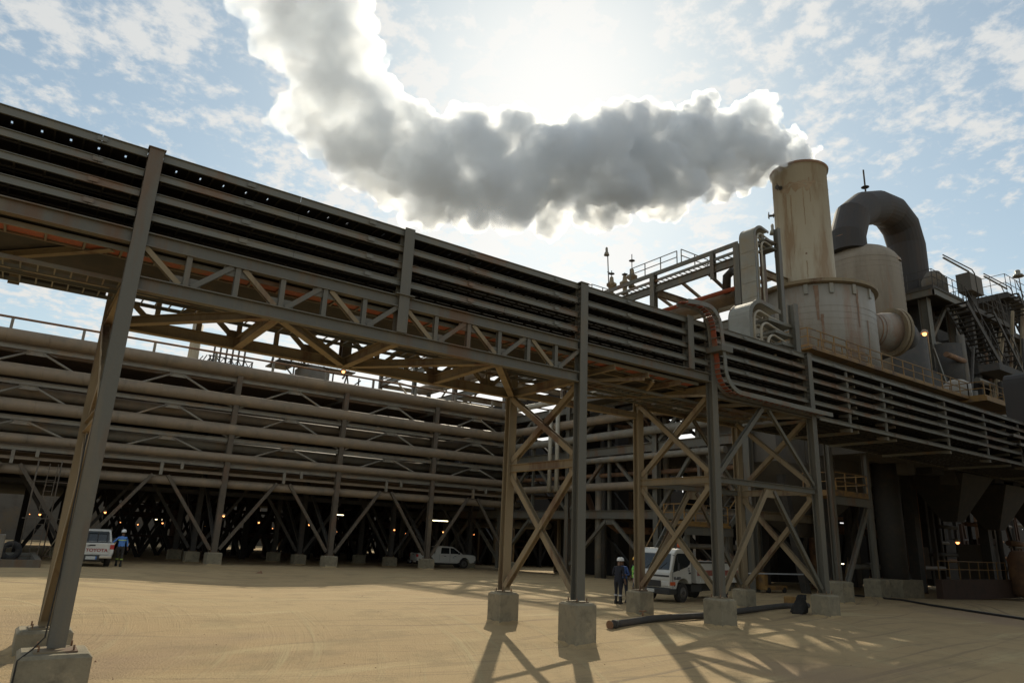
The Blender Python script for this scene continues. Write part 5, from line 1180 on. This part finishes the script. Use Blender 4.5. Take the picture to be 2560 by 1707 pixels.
person((8.12, 6.85, gz(8.1, 6.85)), R(20), 'man in dark coveralls and white helmet, nearest figure of the group by the truck', 'navy', 'navy', 'helmet', dict(legs=(.05, -.05), arms=(fwd, down), lean=.2, head=1), band=[(.34, 0, 'reflect')], group='men talking beside the truck')
person((8.95, 7.35, gz(8.9, 7.3)), R(200), 'man in blue shirt and white helmet looking down at papers beside the dark clad man', 'blue', 'navy', 'helmet', dict(legs=(-.06, .06), arms=(fwd, fwd), lean=.3, head=1.3), group='men talking beside the truck')
person((10.75, 8.35, gz(10.5, 8.2)), R(195), 'man in green high visibility vest and yellow helmet between the footing and the truck', 'navy', 'navy', 'helmet_y', dict(legs=(-.08, .05), arms=(fwd, down), lean=.2, head=1), vest=('vest', 0), group='men talking beside the truck')
tag(MB().box(8.62, 8.85, 7.15, 7.42, 1.16+gz(8.9, 7.3), 1.166+gz(8.9, 7.3)).build('paper_sheet', 'white', loc=(8.72, 7.3, 1.16+gz(8.9, 7.3))), 'white sheet of paper held by the man in the blue shirt', 'paper')

# ---------------------------------------------------------------- things lying in the yard
def build_yard():
    pts = [(2.3, 1.15), (4.6, 1.5), (7.6, 1.85), (10.5, 2.1), (13.0, 2.5), (15.3, 2.8)]
    t = thing('steel_pipe', (2.3, 1.15, gz(2.3, 1.15)), 'long dark steel pipe with a flanged end lying across the sand behind the front footings', 'pipe')
    p3 = [(x, y, gz(x, y)+.11) for x, y in pts]
    MB().tube(p3, .105, 14).build('pipe', 'dark', t); d = (V(p3[0])-V(p3[1])).normalized()
    MB().tube([V(p3[0])-d*.3, V(p3[0])-d*.16], .13, 14).build('coupling', 'dark', t); MB().tube([V(p3[0]), V(p3[0])+d*.03], .13, 14).build('flange', 'rust', t)
    x, y, z = p3[1]; m = MB().tube([(x-.6, y-.05, z+.1), (x-.6, y-.05, z+.24)], .03, 6); m.tube([(x-.75, y-.05, z+.24), (x-.45, y-.05, z+.24)], .025, 6); m.build('valve_handle', 'rust', t)
    # black bag slumped against the footing
    b = MB(); rnd = random.Random(6); prof = [(.22, 0), (.27, .08), (.26, .22), (.20, .42), (.16, .56), (.12, .66), (.02, .70)]
    cx, cy_ = 11.72, .95; z0 = gz(cx, cy_)-.02
    for k in range(len(prof)): pass
    b.lathe((cx, cy_, z0), prof, 18); b.v = [(v[0]+(v[2]-z0)*.45*1.0+.06*math.sin(v[2]*19+v[1]*21), v[1]+.06*math.sin(v[0]*23+v[2]*11), v[2]+.03*math.sin(v[0]*31)) for v in b.v]
    tag(b.build('black_bag', 'cable', loc=(cx, cy_, z0)), 'black plastic bag slumped against the footing at the end of the ground pipe', 'bag')
    tag(MB().tube([(x, y, gz(x, y)+.05) for x, y in ((28.4, 8.2), (27.9, 6.5), (27.2, 4.7), (25.8, 2.7), (24.3, .7), (23, -1.2), (21.7, -2.9), (19, -6), (16, -9))], .05, 8).build('hose', 'cable', loc=(28.4, 8.2, 0)), 'black hose curving over the ground in the lower right shade', 'hose')
    tag(MB().tube([(x, y, gz(x, y)+.03) for x, y in ((28.6, 7.9), (27.6, 4.5), (26.1, 2.4), (24.7, .4), (23.4, -1.6), (22.2, -3.3))], .025, 6).build('hose', 'white_pipe', loc=(28.6, 7.9, 0)), 'thin pale cable running beside the black hose on the ground', 'cable')
    tag(MB().box(15.2, 15.6, 3.5, 3.9, gz(15.4, 3.7)-.02, gz(15.4, 3.7)+.42).build('wheel_chock', 'yellow', loc=(15.4, 3.7, 0), bevel=.05), 'small yellow chock between the truck wheel and the rear footing', 'chock')
    tag(MB().box(6.75, 6.85, 3.75, 3.85, gz(6.8, 3.8), gz(6.8, 3.8)+.42).build('marker_stake', 'yellow', loc=(6.8, 3.8, 0)), 'short ochre stake beside the footing in front of the truck bumper', 'stake')
    tag(MB().add([(-.9, 27.2, gz(-.9, 27.2)), (-.5, 27.0, gz(-.5, 27)), (-.6, 27.35, gz(-.6, 27.4)), (-.55, 27.15, gz(-.6, 27)+.16)], [(0, 1, 3), (1, 2, 3), (2, 0, 3), (0, 2, 1)]).build('stone', 'rust', loc=(-.7, 27.2, 0)), 'single brown stone at the edge of the shade in front of the pipe rack', 'stone')
    tag(MB().bar((17.5, 10.6, 1.05), (25.5, 9.4, 1.05), .01, .07).build('barrier_tape', 'reflect', loc=(17.5, 10.6, 1.05)), 'thin white barrier tape strung low across the dark behind the black bag', 'tape')
    tj = thing('pallet_truck', (23.5, 10.2, 0), 'small yellow pallet truck in the dark behind the barrier tape', 'trolley')
    MB().box(22.6, 24.6, 9.9, 10.8, .15, .38).build('body', 'yellow', tj, bevel=.03); MB().box(22.6, 22.9, 10.0, 10.7, .38, 1.1).build('mast', 'yellow', tj); MB().tube([(22.7, 10.3, 1.1), (22.3, 10.2, 1.35)], .03, 6).build('handle', 'dark', tj)
    for wx in (22.8, 24.3): MB().tube([(wx, 9.86, .15), (wx, 9.98, .15)], .15, 12).build('wheel', 'black', tj)
    # skid frame on the left
    t = thing('skid_frame', (-14, 29, gz(-14, 29)), 'low grey steel skid frame lying on the ground at the left edge', 'frame'); z = gz(-12, 29)-.02
    for (x0, x1, y0, y1) in ((-19, -11.35, 25.8, 26.0), (-11.6, -11.36, 26.0, 33.5), (-19, -11.35, 33.5, 33.7), (-15.5, -15.3, 26.0, 33.5)): MB().box(x0, x1, y0, y1, z, z+.4).build('beam', 'steel', t)
    MB().box(-19, -11.62, 26.0, 33.5, z+.02, z+.06).build('floor_plate', 'dark', t)
    t2 = thing('tyre', (-12.6, 30.5, z+.1), 'worn black tyre lying inside the skid frame', 'tyre'); ty = MB()
    n, mseg = 20, 8; vs = [(-12.6+(.36+.15*math.cos(2*math.pi*j/mseg))*math.cos(2*math.pi*i/n), 30.5+.12*math.sin(2*math.pi*j/mseg), z+.6+(.36+.15*math.cos(2*math.pi*j/mseg))*math.sin(2*math.pi*i/n)) for i in range(n) for j in range(mseg)]
    ty.add(vs, [(i*mseg+j, i*mseg+(j+1) % mseg, ((i+1) % n)*mseg+(j+1) % mseg, ((i+1) % n)*mseg+j) for i in range(n) for j in range(mseg)], True); ty.build('tread', 'black', t2)
    t = thing('welding_trolley', (-13.4, 27.2, z+.06), 'pale grey and yellow welding trolley cut off by the left edge', 'trolley')
    MB().box(-14.2, -12.95, 26.6, 27.6, z+.4, z+1.5).build('body', 'pipe2', t, bevel=.05); MB().box(-14.2, -13.2, 26.55, 27.3, z+1.52, z+1.72).build('top_cover', 'yellow', t); MB().tube([(-12.95, 26.7, z+1.3), (-12.6, 26.7, z+1.3), (-12.6, 26.7, z+.9), (-12.95, 26.7, z+.9)], .03, 6).build('handle', 'dark', t); MB().tube([(-13.6, 26.7, z+1.72), (-13.6, 26.7, z+2.3)], .04, 6).build('lifting_post', 'yellow', t)
    # scaffold tower behind the leaning column
    t = thing('scaffold', (-11.5, 32.5, gz(-11.5, 32.5)), 'thin rusty scaffold with a ladder behind the left edge of the pipe rack', 'scaffold'); z = gz(-11.5, 32.5)
    for x, y in ((-12.2, 32.2), (-11.1, 32.2), (-10.0, 32.4), (-12.2, 33.4), (-10.0, 33.4)): MB().tube([(x, y, z), (x, y, z+5.6)], .035, 6).build('upright', 'legs', t)
    for h in (.4, 2.4, 4.4): MB().tube([(-12.4, 32.2, z+h), (-9.7, 32.4, z+h)], .03, 6).build('ledger', 'legs', t); MB().tube([(-12.2, 32.1, z+h), (-12.2, 33.5, z+h)], .03, 6).build('ledger', 'legs', t)
    MB().tube([(-11.1, 32.1, z+.2), (-9.9, 32.3, z+3.0)], .03, 6).build('brace', 'dusty', t)
    lb = MB()
    for x in (-11.75, -11.35): lb.bar((x, 32.0, z), (x+.1, 32.0, z+5.4), .04, .06)
    for k in range(17): lb.bar((-11.75, 32.0, z+.3+.3*k), (-11.33, 32.0, z+.3+.3*k), .03, .03)
    lb.build('ladder', 'legs', t)
build_yard()

# ---------------------------------------------------------------- far silhouettes over the pipe rack
def build_far():
    t = thing('far_chimney', (14.6, 150, -1), 'distant brown chimney rising beyond the pipe rack', 'chimney'); MB().lathe((14.4, 150, 0), [(1.5, -1), (1.15, 40), (1.15, 46)], 20).build('shaft', 'sand_paint', t); MB().box(13.6, 18.6, 149, 151, 37.2, 37.5).build('platform', 'dark', t)
    for i in range(5): MB().bar((15.5+i*.8, 149, 37.5), (16.3+i*.8, 149, 39.2 if i % 2 else 38.8), .2, .2).build('brace', 'dark', t)
    t = thing('far_pipe_frame', (22, 150, -1), 'distant open frame with a row of thin vents beside the brown chimney', 'steel frame')
    for k in range(6): MB().bar((18.7+k*1.35, 150, 37), (18.7+k*1.35, 150, 43.2), .35, .35).build('vent_pipe', 'dark', t)
    for z in (36.6, 38.0, 39.3): MB().box(17.6, 27.6, 149.8, 150.2, z, z+.22).build('beam', 'dark', t)
    for k in range(6): MB().bar((17.8+k*1.6, 150, 36.8), (19.4+k*1.6, 150, 39.3), .16, .16).build('brace', 'dark', t); MB().bar((19.4+k*1.6, 150, 36.8), (17.8+k*1.6, 150, 39.3), .16, .16).build('brace', 'dark', t)
    for x in (18, 22.5, 27.4): MB().bar((x, 150, -1), (x, 150, 39.4), .3, .3).build('leg', 'dark', t)
    t = thing('far_vessel_tower', (41, 150, -1), 'distant cluttered vessel tower with platforms seen between the two racks', 'tower')
    MB().lathe((42, 150, 0), [(3.4, 30), (4.2, 36.5), (4.2, 39.6), (3, 40.6)], 24).build('vessel', 'wall', t)
    rnd = random.Random(12)
    for (x0, x1, z) in ((32.5, 52, 40.7), (35, 50.5, 42.4), (31, 36, 39.6)):
        MB().box(x0, x1, 147, 152, z-.3, z).build('deck', 'dark', t); railing([(x0, 147, z), (x1, 147, z)], parent=t, m='dark', h=1.3, post=1.6, r=.1, kick=False)
    for k in range(22): x = rnd.uniform(31, 51); z = rnd.uniform(38.5, 42.5); MB().tube([(x, 148, z), (x+rnd.uniform(-.4, .8), 148, z+rnd.uniform(.8, 2.4))], rnd.uniform(.08, .3), 6).build('fitting', 'dark', t)
    for p, q in (((49, 148, 34), (50.5, 148, 41)), ((51.5, 148, 34), (50, 148, 41)), ((49.5, 148, 35), (54, 148, 39)), ((53.5, 148, 33), (53.5, 148, 39.5)), ((34, 148, 40), (40, 148, 34)), ((37, 149, -1), (37, 149, 40)), ((47, 149, -1), (47, 149, 40))): MB().bar(p, q, .3, .3).build('strut', 'dark', t)
    lamp((48.6, 146.5, 40.2), .6, 'bright orange lamp burning on the distant vessel tower', 'lit lamps on the deck')
build_far()
# ---------------------------------------------------------------- steam plume
def build_plume():
    # axis of the plume with its radius, blown to the left from the stack mouth and rising at the end
    pts = [((29.75, 10.3, 28.7), 1.5), ((30.5, 10.5, 29.9), 1.6), ((29.4, 11.0, 31.1), 1.9), ((27.2, 11.6, 30.9), 2.35), ((24.6, 11.6, 29.9), 2.7), ((21.5, 11.6, 28.6), 3.0), ((16.5, 12, 26.3), 3.15),
           ((11.5, 12.2, 24.1), 3.2), ((7.0, 12.3, 22.1), 3.0), ((3.2, 12.4, 20.6), 2.85), ((.4, 12.5, 19.6), 2.9), ((-2.2, 12.6, 20.2), 2.7), ((-4.3, 12.7, 22.6), 2.8),
           ((-5.7, 12.8, 25.6), 2.9), ((-6.9, 13, 29.4), 3.3), ((-8.0, 13.2, 34), 3.8), ((-9.2, 13.3, 39), 4.3)]
    rnd = random.Random(5)
    bm = bmesh.new()
    def ball(c, r, sub=2):
        m = Matrix.Translation(c) @ Matrix.Diagonal((r, r, r, 1))
        bmesh.ops.create_icosphere(bm, subdivisions=sub, radius=1, matrix=m)
    for k in range(len(pts)-1):
        a, ra = Vector(pts[k][0]), pts[k][1]*1.16; b, rb = Vector(pts[k+1][0]), pts[k+1][1]*1.16
        n = max(2, int((b-a).length/1.0))
        for j in range(n):
            f = j/n; c = a.lerp(b, f); r = ra + (rb-ra)*f
            ball(c, r*.72)
            if k >= 0:
                for q in range(7):
                    d = Vector((rnd.gauss(0, 1), rnd.gauss(0, 1), rnd.gauss(0, 1))).normalized()
                    rr = r*rnd.uniform(.16, .40)
                    ball(c + d*(r*rnd.uniform(.55, .92)) * (1 if k else .75), rr)
    me = bpy.data.meshes.new('steam_plume'); bm.to_mesh(me); bm.free()
    o = bpy.data.objects.new('steam_plume', me); COL.objects.link(o)
    rm = o.modifiers.new('remesh', 'REMESH'); rm.mode = 'VOXEL'; rm.voxel_size = .15; rm.use_smooth_shade = True
    o.modifiers.new('smooth', 'SMOOTH').iterations = 1
    def disp(size, st, name):
        tx = bpy.data.textures.new(name, 'CLOUDS'); tx.noise_scale = size; tx.noise_depth = 5
        dm = o.modifiers.new(name, 'DISPLACE'); dm.texture = tx; dm.texture_coords = 'GLOBAL'; dm.strength = st; dm.mid_level = .5
    disp(1.7, 1.9, 'billow'); disp(.75, 1.1, 'curl'); disp(.33, .5, 'fray')
    r2 = o.modifiers.new('clean', 'REMESH'); r2.mode = 'VOXEL'; r2.voxel_size = .085; r2.use_smooth_shade = True
    m = bpy.data.materials.new('steam'); m.use_nodes = True; t = m.node_tree; t.nodes.clear()
    out = t.nodes.new('ShaderNodeOutputMaterial'); pv = t.nodes.new('ShaderNodeVolumePrincipled')
    pv.inputs['Color'].default_value = (.95, .968, .985, 1); pv.inputs['Anisotropy'].default_value = .55
    pv.inputs['Density'].default_value = 1.1
    t.links.new(pv.outputs[0], out.inputs['Volume'])
    g = t.nodes.new('ShaderNodeTexCoord')
    n1 = t.nodes.new('ShaderNodeTexNoise'); n1.inputs['Scale'].default_value = .55; n1.inputs['Detail'].default_value = 5; n1.inputs['Roughness'].default_value = .6
    t.links.new(g.outputs['Object'], n1.inputs['Vector'])
    mr = t.nodes.new('ShaderNodeMapRange'); mr.interpolation_type = 'SMOOTHSTEP'
    mr.inputs[1].default_value = .36; mr.inputs[2].default_value = .56; mr.inputs[3].default_value = .2; mr.inputs[4].default_value = 2.6
    t.links.new(n1.outputs[0], mr.inputs[0]); sp = t.nodes.new('ShaderNodeSeparateXYZ'); t.links.new(g.outputs['Object'], sp.inputs[0])
    fd = t.nodes.new('ShaderNodeMapRange'); fd.inputs[1].default_value = -8.0; fd.inputs[2].default_value = 6.0; fd.inputs[3].default_value = .42; fd.inputs[4].default_value = 1.0; t.links.new(sp.outputs[0], fd.inputs[0])
    ml = t.nodes.new('ShaderNodeMath'); ml.operation = 'MULTIPLY'; t.links.new(mr.outputs[0], ml.inputs[0]); t.links.new(fd.outputs[0], ml.inputs[1]); t.links.new(ml.outputs[0], pv.inputs['Density'])
    me.materials.append(m)
    o['label'] = 'thick grey white steam plume blowing left from the mouth of the tall stack'; o['category'] = 'steam'
    return o
build_plume()

tag(DRIFT.build('sand_drift', bpy.data.materials['sandy_ground'], loc=(0, 0, 0), normals=False), 'loose sand banked against the feet of the concrete footings', 'sand', kind='stuff')
